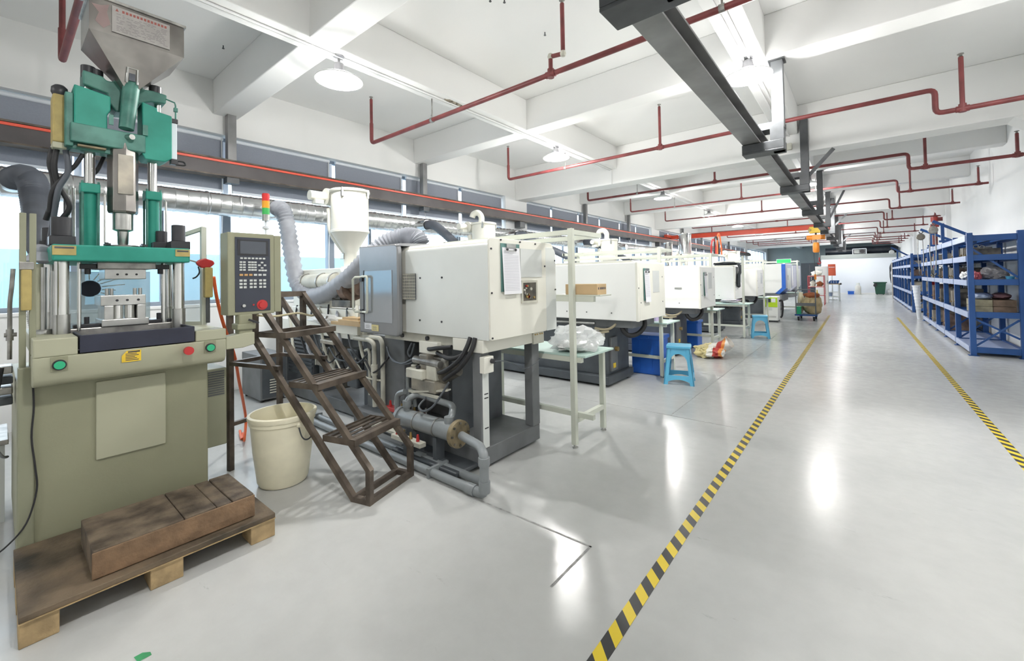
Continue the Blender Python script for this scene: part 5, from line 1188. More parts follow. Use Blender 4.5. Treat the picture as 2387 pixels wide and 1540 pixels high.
# woven sack crumpled on the floor
def sack_material():
    m = bpy.data.materials.new('printed_sack'); m.use_nodes = True; nt = m.node_tree; N = nt.nodes; L = nt.links; b = N['Principled BSDF']
    tc = N.new('ShaderNodeTexCoord'); sp = N.new('ShaderNodeSeparateXYZ'); L.new(tc.outputs['Object'], sp.inputs[0])
    n = N.new('ShaderNodeTexNoise'); n.inputs['Scale'].default_value = 6; L.new(tc.outputs['Object'], n.inputs['Vector'])
    a = N.new('ShaderNodeMath'); a.operation = 'MULTIPLY_ADD'; L.new(n.outputs['Fac'], a.inputs[0]); a.inputs[1].default_value = .12; L.new(sp.outputs['X'], a.inputs[2])
    mr = N.new('ShaderNodeMapRange'); L.new(a.outputs[0], mr.inputs[0]); mr.inputs[1].default_value = -.22; mr.inputs[2].default_value = .36
    r = N.new('ShaderNodeValToRGB'); r.color_ramp.interpolation = 'CONSTANT'; e = r.color_ramp.elements
    e[0].color = (.60, .52, .26, 1); e[0].position = 0; e[1].color = (.74, .73, .66, 1); e[1].position = .38
    for p_, c in ((.56, (.45, .05, .04, 1)), (.70, (.75, .30, .08, 1)), (.78, (.74, .73, .68, 1))): x = e.new(p_); x.color = c
    L.new(mr.outputs[0], r.inputs[0]); L.new(r.outputs[0], b.inputs['Base Color']); b.inputs['Roughness'].default_value = .45
    MATS['sack_print'] = m
sack_material()
sk = thing('woven_sack', 'crumpled gold and white printed sack lying on the floor by the third machine', 'sack', (-1.95, 7.8, 0))
MB().blob((-2.0, 7.8, .10), (.24, .26, .13), 12, .35, 4, 2.0, flat=-.097).build('sack_body', 'sack_print', sk, smooth=True, angle=30)
q = MB(); ring = []
for i in range(9):
    t_ = i/8
    for j in range(16):
        a = 2*PI*j/16; r = .085+.02*t_+.012*math.sin(3*a+i)
        c = Vector((-1.93+.22*t_, 7.85+.04*t_, .12+.14*t_))
        q.v.append(c+Vector((-.5*r*math.cos(a), r*1.25*math.sin(a), .85*r*math.cos(a))))
for i in range(8):
    for j in range(16): q.f.append((i*16+j, i*16+(j+1) % 16, (i+1)*16+(j+1) % 16, (i+1)*16+j))
q.build('sack_neck', 'sack_print', sk, smooth=True, angle=60)

# black cloth thrown over the fourth machine
cl = thing('black_cloth', 'black cloth hanging over the corner of the fourth white machine', 'cloth', (-2.3, 11.3, 1.2))
MB().blob((-2.45, 11.25, 1.665), (.30, .16, .05), 6, .4, 3, 2, flat=-.03).build('bundle', 'cloth_black', cl, smooth=True)
q = MB()
for i in range(11):
    for j in range(7):
        u, v_ = i/10, j/6
        y_ = 11.12+.36*v_-.05*u+.02*math.sin(5*u+3*v_); z_ = 1.65-.56*u*(1-.25*abs(v_-.5)); x_ = -2.235+.02*math.sin(9*v_+2*u)+.035*math.sin(PI*min(1, u*2))
        q.v.append(Vector((x_+.02, y_, z_)))
for i in range(10):
    for j in range(6): q.f.append((i*7+j, i*7+j+1, (i+1)*7+j+1, (i+1)*7+j))
d_ = q.build('drape', 'cloth_black', cl, smooth=True); d_.modifiers.new('thick', 'SOLIDIFY').thickness = .012

# white and lime dehumidifier
dh = thing('dehumidifier', 'white cabinet dryer with a lime green upper front beyond the far stool', 'appliance', (-2.0, 14.6, 0))
B(-2.17, -1.83, 14.32, 14.85, .05, .74).build('cabinet', 'machine_white', dh, bevel=.015)
B(-2.165, -1.835, 14.308, 14.322, .44, .72).build('lime_panel', 'lime', dh, bevel=.004)
B(-2.12, -2.0, 14.30, 14.31, .58, .69).build('display', 'panel_black', dh)
B(-1.985, -1.88, 14.30, 14.31, .58, .69).build('label', 'paper', dh)
B(-2.10, -1.97, 14.312, 14.322, .34, .42).build('vent_plate', 'machine_grey', dh)
for k in range(10):
    for r in range(2): B(-2.12+k*.025, -2.108+k*.025, 14.313, 14.322, .14+r*.025, .15+r*.025).build('vent_slot', 'dark_steel', dh)
B(-2.15, -1.85, 14.35, 14.82, .0, .05).build('plinth', 'dark_steel', dh)
MB().tube([(-1.83, 14.6, .6), (-1.76, 14.6, .62), (-1.74, 14.62, .45), (-1.76, 14.6, .2), (-1.80, 14.6, .12)], .025, 10, smooth=6).build('hose', 'black_rubber', dh, smooth=True)

# platform trolley with sacks
tr = thing('platform_trolley', 'blue platform trolley with a tubular handle standing in the aisle', 'trolley', (-1.22, 15.6, 0))
B(-1.50, -.96, 15.12, 16.1, .155, .19).build('platform', 'blue_cover', tr, bevel=.008)
B(-1.505, -.955, 15.11, 15.125, .15, .195).build('edge_bumper', 'rack_blue', tr)
MB().pipe([(-1.47, 15.14, .19), (-1.47, 15.14, .92), (-.99, 15.14, .92), (-.99, 15.14, .19)], .016, 10, .08).build('handle', 'base_grey', tr, smooth=True)
B(-1.47, -.99, 15.13, 15.15, .44, .53).build('handle_plate', 'base_grey', tr)
for (x, y) in ((-1.42, 15.22), (-1.04, 15.22), (-1.42, 16.0), (-1.04, 16.0)):
    w_ = MB().cyl((x-.02, y, .06), (x+.02, y, .06), .06, n=16).build('wheel', 'black_rubber', tr, smooth=True)
    MB().box(x-.03, x-.022, y-.02, y+.02, .06, .155).box(x+.022, x+.03, y-.02, y+.02, .06, .155).box(x-.03, x+.03, y-.025, y+.025, .145, .155).build('fork', 'rack_blue', w_)
sk1 = thing('material_sack', 'big tan paper sack standing open on the platform trolley', 'sack', (-1.12, 15.6, .19))
MB().blob((-1.10, 15.55, .47), (.24, .30, .33), 4, .18, 4, 1.6, flat=-.278).build('sack_body', 'sack_tan', sk1, smooth=True, angle=35)
MB().blob((-1.10, 15.48, .745), (.20, .24, .09), 8, .2, 3).build('brown_contents', 'sack_brown', sk1, smooth=True)
sk2 = thing('material_sack', 'pale yellow bag slumped at the left end of the trolley load', 'sack', (-1.36, 15.8, .19))
MB().blob((-1.40, 15.85, .50), (.085, .18, .33), 14, .2, 3, 2, flat=-.308).build('sack_body', mat('pale_sack', (.72, .66, .46), .6, var=.08), sk2, smooth=True)
gt = thing('parts_crate', 'bright green plastic crate on the trolley beside the tan sack', 'crate', (-1.42, 15.4, .19))
MB().box(-1.49, -1.36, 15.2, 15.5, .19, .20).box(-1.49, -1.36, 15.2, 15.21, .2, .40).box(-1.49, -1.36, 15.49, 15.5, .2, .40).box(-1.49, -1.48, 15.21, 15.49, .2, .40).box(-1.37, -1.36, 15.21, 15.49, .2, .40).build('crate_body', 'green_tray', gt)
MB().box(-1.50, -1.35, 15.19, 15.51, .39, .41).build('crate_rim', 'green_tray', gt, bevel=.004)
yt = thing('yellow_bottle', 'yellow bottle behind the trolley sacks', 'bottle', (-1.0, 16.0, .19))
MB().lathe([(.04, 0), (.045, .02), (.045, .52), (.03, .6), (.015, .64), (.015, .70)], (-1.0, 15.98, .19), 14).build('bottle_body', 'yellow', yt, smooth=True)

# green emergency exit light above the blue-striped machine
ex = thing('exit_sign', 'small glowing green sign above the blue-striped machine', 'sign', (-1.93, 16.92, 1.701))
B(-2.16, -1.74, 16.9, 16.94, 1.76, 1.90).build('sign_case', 'frame_white', ex, bevel=.006)
B(-2.15, -1.75, 16.893, 16.90, 1.77, 1.89).build('sign_face', 'sign_green', ex)
B(-1.98, -1.92, 16.905, 16.935, 1.701, 1.76).build('sign_bracket', 'frame_white', ex)
# ================================================================== BLUE MOLD RACKS
LV = [.10, .66, 1.19, 1.59]
def rack(y0, y1, nb, label, x0=1.43, x1=1.98, top=2.02, fine=True):
    t = thing('mold_rack', label, 'rack', ((x0+x1)/2, (y0+y1)/2, 0))
    ys = [y0+(y1-y0)*i/nb for i in range(nb+1)]
    s = .035
    for i, y in enumerate(ys):
        for x in (x0, x1):
            p = B(x-s, x+s, y-s, y+s, .008, top).build('post', 'rack_blue', t, bevel=.003)
            B(x-.06, x+.06, y-.06, y+.06, 0, .008).build('foot_plate', 'rack_blue', p)
        for z in (.10, .675, 1.205, 1.61, 1.93):
            B(x0+s, x1-s, y-.02, y+.02, z-.05, z+.045).build('end_beam', 'rack_blue', t, bevel=.003)
        if i in (0, nb) or fine:
            MB().bar((x0+s, y+.025, .16), (x1-s, y+.025, .60), .03, .008, (0, 1, 0)).build('brace', 'rack_blue', t)
            if i == 0:
                MB().bar((x0+s, y+.03, .60), (x1-s, y+.03, .30), .03, .008, (0, 1, 0)).build('brace', 'rack_blue', t)
                MB().bar((x0+s, y+.025, 1.75), (x1-s, y+.025, 1.28), .03, .008, (0, 1, 0)).build('brace', 'rack_blue', t)
    for a, b in zip(ys[:-1], ys[1:]):
        for z in LV:
            B(x0-s-.012, x0-s+.02, a+s+.004, b-s-.004, z-.045, z+.05).build('shelf_lip', 'rack_light', t, bevel=.004)
            B(x1-.02, x1+.01, a+s, b-s, z-.045, z+.05).build('rear_beam', 'rack_blue', t)
            B(x0-s+.02, x1-.02, a+.03, b-.03, z+.012, z+.03).build('shelf_deck', 'rack_light' if z < .2 else 'rack_blue', t)
        B(x0-s-.012, x0-s+.02, a+s+.004, b-s-.004, 1.88, 1.98).build('top_lip', 'rack_light', t, bevel=.004)
        B(x1-.02, x1+.01, a+s, b-s, 1.88, 1.98).build('rear_beam', 'rack_blue', t)
        for x in (x0+.14, x0+.30, x0+.46): B(x-.03, x+.03, a+s, b-s, 1.90, 1.93).build('top_runner', 'rack_blue', t)
    return t
rack(10.2, 16.7, 5, 'near blue steel mold rack along the right wall')
rack(19.95, 30.0, 7, 'far blue steel mold rack beyond the near one', fine=False)
random.seed(3)
MK = ['mold_steel', 'mold_steel', 'mold_dark', 'mold_steel', 'mold_rust']
LVN = ['bottom', 'second', 'third', 'top']
def mold(x, y, z, sx, sy, sz, m, label, grp, fine=True):
    t = thing('mold_block', label, 'mold', (x, y, z), grp)
    h = sy*.34
    if fine:
        a = B(x-sx/2, x+sx/2, y-sy/2, y-sy/2+h, z, z+sz).build('plate', m, t, bevel=.004)
        B(x-sx/2+.01, x+sx/2-.01, y-sy/2+h+.003, y+sy/2-h*.6-.003, z, z+sz*.96).build('plate', m, t, bevel=.004)
        B(x-sx/2, x+sx/2, y+sy/2-h*.6, y+sy/2, z, z+sz).build('plate', m, t, bevel=.004)
        MB().tube([(x-.02, y, z+sz*.96), (x-.03, y, z+sz+.03), (x, y, z+sz+.05), (x+.03, y, z+sz+.03), (x+.02, y, z+sz*.96)], .008, 6, smooth=3).build('eyebolt', 'steel_worn', t)
        for k in (-1, 1): MB().cyl((x-sx/2, y+k*sy*.2, z+sz*.3), (x-sx/2-.02, y+k*sy*.2, z+sz*.3), .012, n=8).build('water_fitting', 'brass', t)
    else:
        B(x-sx/2, x+sx/2, y-sy/2, y-.004, z, z+sz).build('plate', m, t, bevel=.004)
        B(x-sx/2, x+sx/2, y+.004, y+sy/2, z, z+sz*.95).build('plate', m, t, bevel=.004)
cnt = {}
for li, z in enumerate(LV):
    n = 0; y = 10.42 if li not in (0, 1, 2) else {0: 12.75, 1: 11.7, 2: 11.7}[li]
    while y < 16.5:
        ph = (y-10.2) % 1.3
        if ph < .14 or ph > 1.16: y += .12; continue
        if li == 3 and random.random() < .45: y += .35; continue
        sy = random.uniform(.16, .26); sz = random.uniform(.26, .40) if li < 2 else random.uniform(.17, .25) if li == 2 else random.uniform(.12, .2)
        if ((y-10.2) % 1.3)+sy > 1.26: y += .15; continue
        mold(1.645+random.uniform(-.01, .03), y+sy/2, z+.0305, random.uniform(.34, .44), sy, sz, random.choice(MK),
             'steel mold on the %s shelf of the near rack, %s from its near end' % (LVN[li], ORD[n]), 'molds stored on the near rack')
        n += 1; y += sy+random.uniform(.03, .14)
for li, z in enumerate(LV):
    n = 0; y = 20.15
    while y < 29.6 and n < 20:
        w = 10.05/7; ph = (y-19.95) % w
        sy = random.uniform(.20, .34); sz = random.uniform(.2, .38) if li < 2 else random.uniform(.15, .26) if li == 2 else random.uniform(.1, .2)
        if ph < .12 or ph+sy > w-.06: y += .14; continue
        mold(1.66, y+sy/2, z+.0305, .4, sy, sz, random.choice(MK), 'steel mold on the %s shelf of the far rack, %s from its near end' % (LVN[li], ORD[n]), 'molds stored on the far rack', False)
        n += 1; y += sy+random.uniform(.1, .3)
# near-bay contents
g = thing('plastic_bag', 'large grey plastic bag on the third shelf of the near rack', 'bag', (1.78, 10.65, 1.2205))
MB().blob((1.77, 10.72, 1.335), (.17, .20, .13), 3, .3, 4, 2, flat=-.112).build('bag_film', 'grey_bag', g, smooth=True, angle=30)
g = thing('plastic_bag', 'red plastic bag beside the grey one on the near rack', 'bag', (1.56, 10.6, 1.2205))
MB().blob((1.535, 10.58, 1.30), (.075, .12, .085), 7, .35, 4, 2, flat=-.077).build('bag_film', 'pink_bag', g, smooth=True, angle=30)
g = thing('plastic_bag', 'white plastic bag on the shelf edge of the near rack', 'bag', (1.5, 11.2, 1.2205))
MB().blob((1.53, 11.18, 1.30), (.10, .16, .085), 17, .35, 4, 2, flat=-.077).build('bag_film', 'bag_white', g, smooth=True, angle=30)
g = thing('wooden_crate', 'long weathered brown crate on the second shelf of the near rack', 'crate', (1.7, 10.7, .6905))
for (x0_, x1_, m) in ((1.47, 1.69, mat('crate_pale', (.33, .30, .20), .7, var=.25, scale=9)), (1.69, 1.95, mat('crate_brown', (.16, .11, .075), .7, var=.3, scale=9))):
    for k in range(2): B(x0_+.002, x1_-.002, 10.36, 10.95, .692+k*.11, .798+k*.11).build('board', m, g, bevel=.004)
g = thing('tarp_bundle', 'folded blue and purple tarpaulin on top of the brown crate', 'tarpaulin', (1.7, 10.65, .911))
MB().blob((1.60, 10.65, .96), (.13, .25, .06), 2, .2, 3, flat=-.047).build('blue_fold', 'blue_cover', g, smooth=True)
MB().blob((1.83, 10.65, .96), (.11, .25, .06), 6, .2, 3, flat=-.047).build('purple_fold', mat('maroon', (.11, .05, .06), .7, var=.2), g, smooth=True)
g = thing('blue_tub', 'small pale blue tub at the wall end of the third shelf', 'tub', (1.9, 10.45, 1.2205))
MB().lathe([(.04, 0), (.05, .06), (.055, .065), (.055, .075), (.045, .075), (.035, .01), (.001, .01)], (1.90, 10.42, 1.2205), 18).build('tub_body', 'stool_blue', g, smooth=True)
g = thing('red_toolbox', 'small red case among the molds on the near rack', 'case', (1.6, 15.2, 1.0))
B(1.45, 1.62, 15.62, 15.9, 1.04, 1.125).build('case_body', 'red_plastic', g, bevel=.01)
B(1.44, 1.46, 15.70, 15.82, 1.09, 1.11).build('case_handle', 'black_plastic', g)
# leaning stack of white tubs between the racks
ws = thing('tub_stack', 'tall stack of nested white tubs at the far end of the near rack', 'tubs', (1.33, 17.1, 0))
for k in range(9):
    MB().lathe([(r*(.42+.04*k), z) for r, z in ((.085, 0), (.12, .20), (.13, .205), (.13, .23), (.115, .23), (.08, .02), (.001, .02))], (1.33-.004*k, 17.1, .001+.095*k), 20).build('tub', 'frame_white', ws, smooth=True)
# hoist arms on the rack tops with hanging chain blocks
for (y, xa, za, lab) in ((12.15, 1.20, 2.42, 'nearer'), (14.0, 1.17, 2.40, 'farther')):
    a = thing('hoist_arm', 'blue steel hoist arm sloping out over the aisle, the %s of two' % lab, 'arm', (1.6, y, 1.98))
    MB().bar((xa, y, za), (1.80, y, 2.03), .05, .05, (0, 1, 0)).build('boom', 'rack_blue', a)
    MB().box(1.31, 1.36, y-.03, y+.03, 1.985, za-.06).build('strut', 'rack_blue', a)
    B(1.28, 1.82, y-.035, y+.035, 1.98, 2.02).build('foot_beam', 'rack_blue', a)
    c = thing('chain_block', 'grey chain block with hanging chains on the %s hoist arm' % lab, 'hoist', (xa, y, za-.8))
    MB().tube([(xa+.02, y, za-.03), (xa+.04, y, za-.07), (xa, y, za-.10), (xa-.03, y, za-.06)], .010, 8, smooth=4).build('top_hook', 'dark_steel', c, smooth=True)
    MB().lathe([(.02, -.05), (.07, -.045), (.08, 0), (.07, .045), (.02, .05)], (xa, y, za-.18), 20, axis='y').build('housing', 'steel_worn' if lab == 'nearer' else 'mold_dark', c, smooth=True)
    for dx in (-.05, .03): MB().tube([(xa+dx, y, za-.25), (xa+dx*1.2, y, za-.6), (xa+dx*.8, y, za-1.0)], .009, 6).build('chain', 'steel_worn', c)
    MB().tube([(xa-.04, y, za-1.0), (xa-.04, y, za-1.06), (xa, y, za-1.11), (xa+.03, y, za-1.06)], .012, 8, smooth=4).build('load_hook', 'dark_steel', c, smooth=True)
a = thing('hoist_arm', 'blue steel hoist arm on top of the far rack', 'arm', (1.6, 25.4, 1.98))
MB().bar((1.15, 25.4, 2.5), (1.80, 25.4, 2.03), .06, .06, (0, 1, 0)).build('boom', 'rack_blue', a)
MB().box(1.33, 1.38, 25.37, 25.43, 1.98, 2.36).build('strut', 'rack_blue', a)
MB().lathe([(.02, -.06), (.085, -.05), (.095, 0), (.085, .05), (.02, .06)], (1.17, 25.4, 2.28), 16, axis='y').build('chain_block', 'machine_grey', a, smooth=True)
MB().cyl((1.17, 25.4, 2.36), (1.17, 25.4, 2.50), .012, n=8).build('hook', 'dark_steel', a)
pl = thing('timber_post', 'tan wooden post standing at the far end of the far rack', 'post', (1.42, 30.6, 0))
B(1.38, 1.46, 30.55, 30.63, 0, 1.9).build('post_body', mat('tan_wood', (.55, .47, .36), .7, var=.1), pl, bevel=.004)
for k in range(5): MB().tube([(1.36, 30.54, 1.85-.08*k), (1.30, 30.5, 1.6-.1*k), (1.34, 30.52, 1.2-.1*k)], .012, 6, smooth=4).build('hanging_cable', 'black_rubber', pl)
# ================================================================== THINGS AT THE FAR END OF THE AISLE
ft = thing('far_table', 'grey steel table with a wooden board top at the end of the machine row', 'table', (-1.1, 27.1, 0))
for (x, y) in ((-1.58, 26.75), (-.78, 26.75), (-1.58, 27.5), (-.78, 27.5)): B(x-.025, x+.025, y-.025, y+.025, 0, .82).build('leg', 'machine_grey', ft)
B(-1.64, -.70, 26.7, 27.55, .82, .86).build('top', 'wood_light', ft)
B(-1.58, -.78, 26.74, 26.78, .42, .46).build('rail', 'machine_grey', ft)
B(-1.58, -.78, 26.74, 27.5, .18, .22).build('lower_shelf', 'machine_grey', ft)
B(-.74, -.68, 26.7, 27.5, .80, .88).build('vise_jaw', 'dark_steel', ft)
c = thing('blue_crate', 'blue plastic crate tilted on the far table', 'crate', (-1.0, 27, .86))
MB().prism([(-1.25, .861), (-.80, .861), (-.76, 1.02), (-1.12, 1.02)], 'y', 26.8, 27.2).build('crate_body', 'rack_blue', c)
for k in range(3): B(-1.1+.1*k, -1.06+.1*k, 26.79, 26.80, .88, 1.0).build('rib', 'blue_cover', c)
for i, (x, y, col) in enumerate(((-1.40, 26.9, 'lilac'), (-1.15, 26.9, 'blue_cover'))):
    b = thing('tool_bucket', '%s bucket on the lower shelf of the far table' % ('lilac', 'pale blue')[i], 'bucket', (x, y, .22))
    MB().lathe([(.08, 0), (.11, .2), (.115, .2), (.115, .215), (.10, .215), (.07, .02), (.001, .02)], (x, y, .2205), 16).build('pail', col, b, smooth=True)
    MB().tube([(x-.11, y, .42), (x-.05, y-.04, .36), (x+.05, y-.04, .36), (x+.11, y, .42)], .006, 6, smooth=3).build('handle', 'steel_bright', b)
ob_ = thing('notice_board', 'orange-red board on a stand near the far table', 'board', (-1.05, 27.8, 0))
B(-1.24, -.92, 27.78, 27.82, 1.26, 1.86).build('panel', mat('board_orange', (.72, .13, .06), .5, var=.04), ob_, bevel=.004)
pq = MB()
for k in range(7): pq.add([(-1.20+k*.035, 27.779, 1.68), (-1.177+k*.035, 27.779, 1.68), (-1.177+k*.035, 27.779, 1.72), (-1.20+k*.035, 27.779, 1.72)], [(0, 1, 2, 3)])
pq.build('lettering', 'paper', ob_, recalc=False)
MB().box(-1.10, -1.06, 27.78, 27.82, .02, 1.26).box(-1.25, -.9, 27.6, 28.0, 0, .02).build('stand', 'machine_grey', ob_)
rf = thing('red_rack', 'red tubular rack loaded with pale parts beyond the trolley', 'rack', (-1.45, 23.2, 0))
for (x, y) in ((-1.75, 22.9), (-1.18, 22.9), (-1.75, 23.6), (-1.18, 23.6)): MB().cyl((x, y, 0), (x, y, 1.3), .013, n=8).build('upright', 'red_plastic', rf)
for z in (.42, .80, 1.27):
    for y in (22.9, 23.6): MB().cyl((-1.75, y, z), (-1.18, y, z), .012, n=8).build('cross_tube', 'red_plastic', rf)
    for x in (-1.75, -1.18): MB().cyl((x, 22.9, z), (x, 23.6, z), .012, n=8).build('side_tube', 'red_plastic', rf)
    B(-1.76, -1.17, 22.9, 23.6, z+.014, z+.02).build('shelf', 'ivory', rf)
for (x, z, s, m, lab) in ((-1.6, .825, (.10, .2, .14), 'ivory_dirty', 'pale bundle on the middle shelf of the red rack'), (-1.35, .825, (.12, .2, .12), 'sack_brown', 'brown bundle on the middle shelf of the red rack'), (-1.45, 1.295, (.2, .2, .13), 'ivory', 'pale bundle on top of the red rack')):
    b = thing('wrapped_bundle', lab, 'bundle', (x, 23.25, z-.0045))
    MB().blob((x, 23.25, z+s[2]*.75), s, int(z*10), .3, 3, 2, flat=-s[2]*.75).build('bundle_body', m, b, smooth=True)
wc = thing('white_cabinet', 'white control cabinet standing behind the red rack', 'cabinet', (-1.35, 25, 0))
B(-1.60, -1.12, 24.8, 25.3, 0, 1.72).build('case', 'machine_white', wc, bevel=.01)
B(-1.50, -1.30, 24.79, 24.80, 1.4, 1.6).build('panel', 'machine_grey', wc)
B(-1.15, -1.13, 24.78, 24.80, .9, 1.05).build('handle', 'dark_steel', wc)
dc = thing('dark_cabinet', 'tall dark green-black cabinet near the corner of the partition', 'cabinet', (-2.0, 30, 0))
B(-2.6, -1.75, 29.8, 30.4, 0, 2.0).build('case', mat('cab_dark', (.02, .035, .05), .4, var=.1), dc, bevel=.01)
B(-2.19, -2.16, 29.79, 29.8, .1, 1.9).build('door_gap', 'base_dark', dc)
B(-2.12, -2.10, 29.77, 29.8, 1.0, 1.2).build('handle', 'steel_bright', dc)
gc = thing('gas_cylinder', 'pale squat gas cylinder standing against the end wall', 'cylinder', (-.05, 34.9, 0))
MB().lathe([(.13, .0), (.14, .03), (.15, .08), (.15, .48), (.12, .56), (.05, .60), (.05, .62)], (-.05, 34.9, 0), 20).build('tank', 'cylinder_white', gc, smooth=True)
MB().lathe([(.09, .58), (.09, .74), (.08, .74), (.08, .58)], (-.05, 34.9, 0), 18).build('collar', 'machine_grey', gc, smooth=True)
bcx = thing('blue_crate', 'low blue crate on the floor against the end wall', 'crate', (-.42, 35.2, 0))
B(-.57, -.26, 35.0, 35.4, 0, .19).build('crate_body', 'box_blue', bcx, bevel=.01)
B(-.58, -.25, 34.99, 35.41, .16, .20).build('crate_rim', 'box_blue', bcx)
gb = thing('waste_bin', 'dark green waste bin with black liner against the end wall', 'bin', (1.0, 35, 0))
MB().prism([(.80, .03), (1.22, .03), (1.30, .74), (.74, .74)], 'y', 34.75, 35.25).build('bin_body', 'green_bin', gb, bevel=.02)
B(.70, 1.34, 34.70, 35.30, .72, .78).build('bin_rim', 'green_bin', gb, bevel=.01)
MB().blob((.78, 34.74, .62), (.08, .04, .14), 3, .3, 3).build('liner', 'black_rubber', gb, smooth=True)
for x in (.86, 1.16): MB().cyl((x, 34.8, .03), (x, 35.2, .03), .03, n=10).build('wheel', 'black_rubber', gb)
gbag = thing('plastic_bag', 'pale clear bag slumped beside the dark green bin', 'bag', (1.45, 35, 0))
MB().blob((1.5, 35.0, .18), (.16, .2, .2), 8, .25, 3, flat=-.178).build('bag_film', 'bag_clear', gbag, smooth=True)
# dark roll added for the unlit space above the partition, and the air unit
dd = thing('unlit_gap_roll', 'dark lumpy roll added for the unlit space above the end partition', 'duct', (.6, 36.3, 2.6))
q = MB(); n_ = 16; m_ = 40
for i in range(m_+1):
    x = -1.72+3.7*i/m_
    for j in range(n_):
        a = 2*PI*j/n_; r = .26+.02*noise.noise(Vector((x*2.2, math.cos(a)*1.5, math.sin(a)*1.5)))
        q.v.append(Vector((x, 36.2+.9*r*math.cos(a)*1.2, 2.84+r*math.sin(a))))
for i in range(m_):
    for j in range(n_): q.f.append((i*n_+j, i*n_+(j+1) % n_, (i+1)*n_+(j+1) % n_, (i+1)*n_+j))
q.f.append(tuple(range(n_))); q.f.append(tuple(range(m_*n_, m_*n_+n_)))
q.build('gap_roll', mat('gap_black', (.018, .024, .035), .4, var=.3), dd, smooth=True)  # near-black colour stands for the unlit space behind
for x in (-1.6, -.2, 1.2): B(x-.02, x+.02, 35.8, 36.4, 2.60, 2.64).build('support', 'dark_steel', dd)
ac = thing('air_unit', 'air conditioner outdoor unit in a white frame above the end partition', 'air conditioner', (.1, 35.72, 2.6))
MB().box(-.28, -.24, 35.58, 35.8, 2.6, 2.96).box(.40, .44, 35.58, 35.8, 2.6, 2.96).box(-.28, .44, 35.58, 35.8, 2.92, 2.96).build('frame', 'frame_white', ac)
B(-.22, .38, 35.62, 35.8, 2.62, 2.91).build('case', 'base_grey', ac, bevel=.01)
MB().lathe([(.02, 0), (.11, 0), (.12, .02), (.02, .03)], (.22, 35.59, 2.765), 18, axis='y').build('fan', 'black_plastic', ac, smooth=True)
for k in range(7): B(-.19, .06, 35.612, 35.622, 2.66+k*.032, 2.672+k*.032).build('grille_bar', 'machine_grey', ac)
# stuff hung above the machines: service gantry with hoses on the fifth machine
sg = thing('hose_gantry', 'white pipe gantry carrying hoses above the fourth and fifth machines', 'gantry', (-2.85, 11.7, 1.62))
for y in (11.2, 11.85): MB().cyl((-2.85, y, 1.62), (-2.85, y, 1.92), .025, n=10).build('upright', 'ivory', sg)
MB().cyl((-2.85, 11.1, 1.92), (-2.85, 12.6, 1.92), .025, n=10).build('top_bar', 'ivory', sg, smooth=True)
for i, y in enumerate((11.4, 11.7, 12.0)): MB().tube([(-2.85, y, 1.95), (-2.85, y+.05, 2.2+.1*i), (-2.85, y+.25, 2.32+.08*i), (-2.85, y+.42, 2.15), (-2.85, y+.45, 1.95)], .018, 8, smooth=6).build('hose_loop', ['red_plastic', 'black_rubber', 'hose_orange'][i], sg, smooth=True)
# low steel stand at the left edge, beside the press
sl_ = thing('steel_stand', 'low grey steel stand at the left edge beside the press', 'stand', (-4.35, -.2, 0))
for (x, y) in ((-4.42, .02), (-4.02, .02), (-4.42, -.42), (-4.02, -.42)): B(x-.02, x+.02, y-.02, y+.02, 0, .46).build('leg', 'machine_grey', sl_)
B(-4.46, -3.98, -.46, .055, .46, .49).build('top_plate', 'steel_worn', sl_, bevel=.004)
MB().tube([(-3.98, -.05, .50), (-3.95, .0, .46), (-3.96, .03, .40), (-4.05, .05, .37)], .008, 7, smooth=5).build('grey_cable', 'hose_grey', sl_, smooth=True)
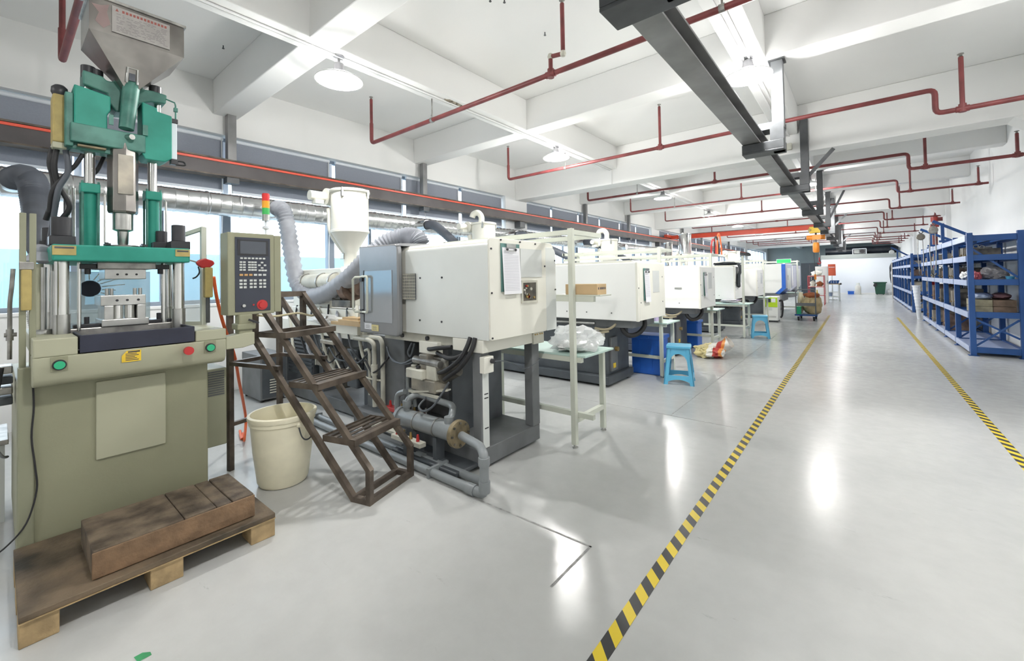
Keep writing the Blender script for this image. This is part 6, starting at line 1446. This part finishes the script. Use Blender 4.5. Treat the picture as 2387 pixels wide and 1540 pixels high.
# ================================================================== HIGH-BAY LAMPS
def lamp(x, y, zr, label, clear=False, gain=1.0):
    t = thing('high_bay_lamp', label, 'lamp', (x, y, zr), 'high-bay lamps under the beams')
    MB().cyl((x, y, ZB), (x, y, ZB-.015), .05, n=12).cyl((x, y, ZB-.01), (x, y, zr+.16), .012, n=8).build('stem', 'lamp_metal', t, smooth=True)
    MB().lathe([(.03, .17), (.045, .165), (.05, .12), (.06, .09), (.062, .075)], (x, y, zr), 14).build('driver', 'lamp_metal', t, smooth=True)
    MB().lathe([(.062, .078), (.10, .06), (.16, .03), (.21, 0), (.215, 0), (.165, .036), (.10, .067), (.062, .085)], (x, y, zr), 28, cap=False).build('shade', 'shade_clear' if clear else 'white_paint', t, smooth=True)
    MB().lathe([(.212, -.004), (.218, -.004), (.218, .006), (.212, .006), (.212, -.004)], (x, y, zr), 28, cap=False).build('rim', 'white_paint', t)
    MB().lathe([(.0, .045), (.055, .045), (.06, .07), (.0, .075)], (x, y, zr), 16, cap=False).build('bulb', 'lamp_core', t, smooth=True)
    for kind, e in (('POINT', .42), ('SPOT', .75)):
        l = bpy.data.lights.new('lamp_light', kind); l.energy = LAMP_POWER*gain*e; l.color = (1, .985, .96); l.shadow_soft_size = .07
        if kind == 'SPOT': l.spot_size = math.radians(168); l.spot_blend = .3
        o = bpy.data.objects.new('lamp_light', l); COL.objects.link(o); o.parent = t; o.location = (0, 0, -.13)
LAMPS = [(-3.87, 2.12, 3.36, 'lit lamp with a clear conical shade nearest the green press', True, .8),
 (-3.87, 5.95, 3.41, 'lit lamp with a clear conical shade above the second machine', True, 1.2),
 (-.82, 4.85, 3.41, 'lit lamp with a clear conical shade beside the grey crane beam', True, 1.15),
 (-3.87, 10.94, 3.41, 'lamp with a shallow white shade above the third machine'),
 (-3.87, 15.32, 3.41, 'lamp with a shallow white shade above the fifth machine'),
 (-.82, 11.7, 3.41, 'lamp with a shallow shade behind the second crane bracket', False, 1.3),
 (-3.87, 19.7, 3.41, 'lamp glowing just above the orange crane bridge', True),
 (-.82, 16.2, 3.41, 'lamp with a shallow shade between the crane brackets before the bridge'),
 (-.82, 20.75, 3.41, 'lamp with a shallow shade beyond the crane hoist on the aisle side'),
 (-3.87, 24.8, 3.41, 'small far lamp beyond the crane bridge on the window side'),
 (-.82, 25.6, 3.41, 'small far lamp in front of the end wall on the aisle side'),
 (-3.87, 30.0, 3.41, 'farthest lamp on the window side of the hall'),
 (-.82, 30.5, 3.41, 'farthest lamp on the aisle side of the hall'),
 (-.82, 33.8, 3.41, 'lamp right in front of the end partition'),
 (1.3, 5.12, 3.41, 'added fill lamp out of view near the right-hand wall above the aisle', True, .3),  # added out of view to brighten the ceiling on the right
 (-.82, .6, 3.41, 'added fill lamp hanging out of view almost above the camera', True, .7),  # added out of view to lift the foreground and near machine
 (-3.87, -1.9, 3.41, 'added fill lamp hanging unseen behind the camera on the window side', True, .2),  # unseen, added as weak fill for the foreground
 (-.82, -2.6, 3.41, 'added fill lamp hanging unseen behind the camera on the aisle side', True, .45)]  # unseen, added to keep the foreground bright
for a in LAMPS: lamp(*a)
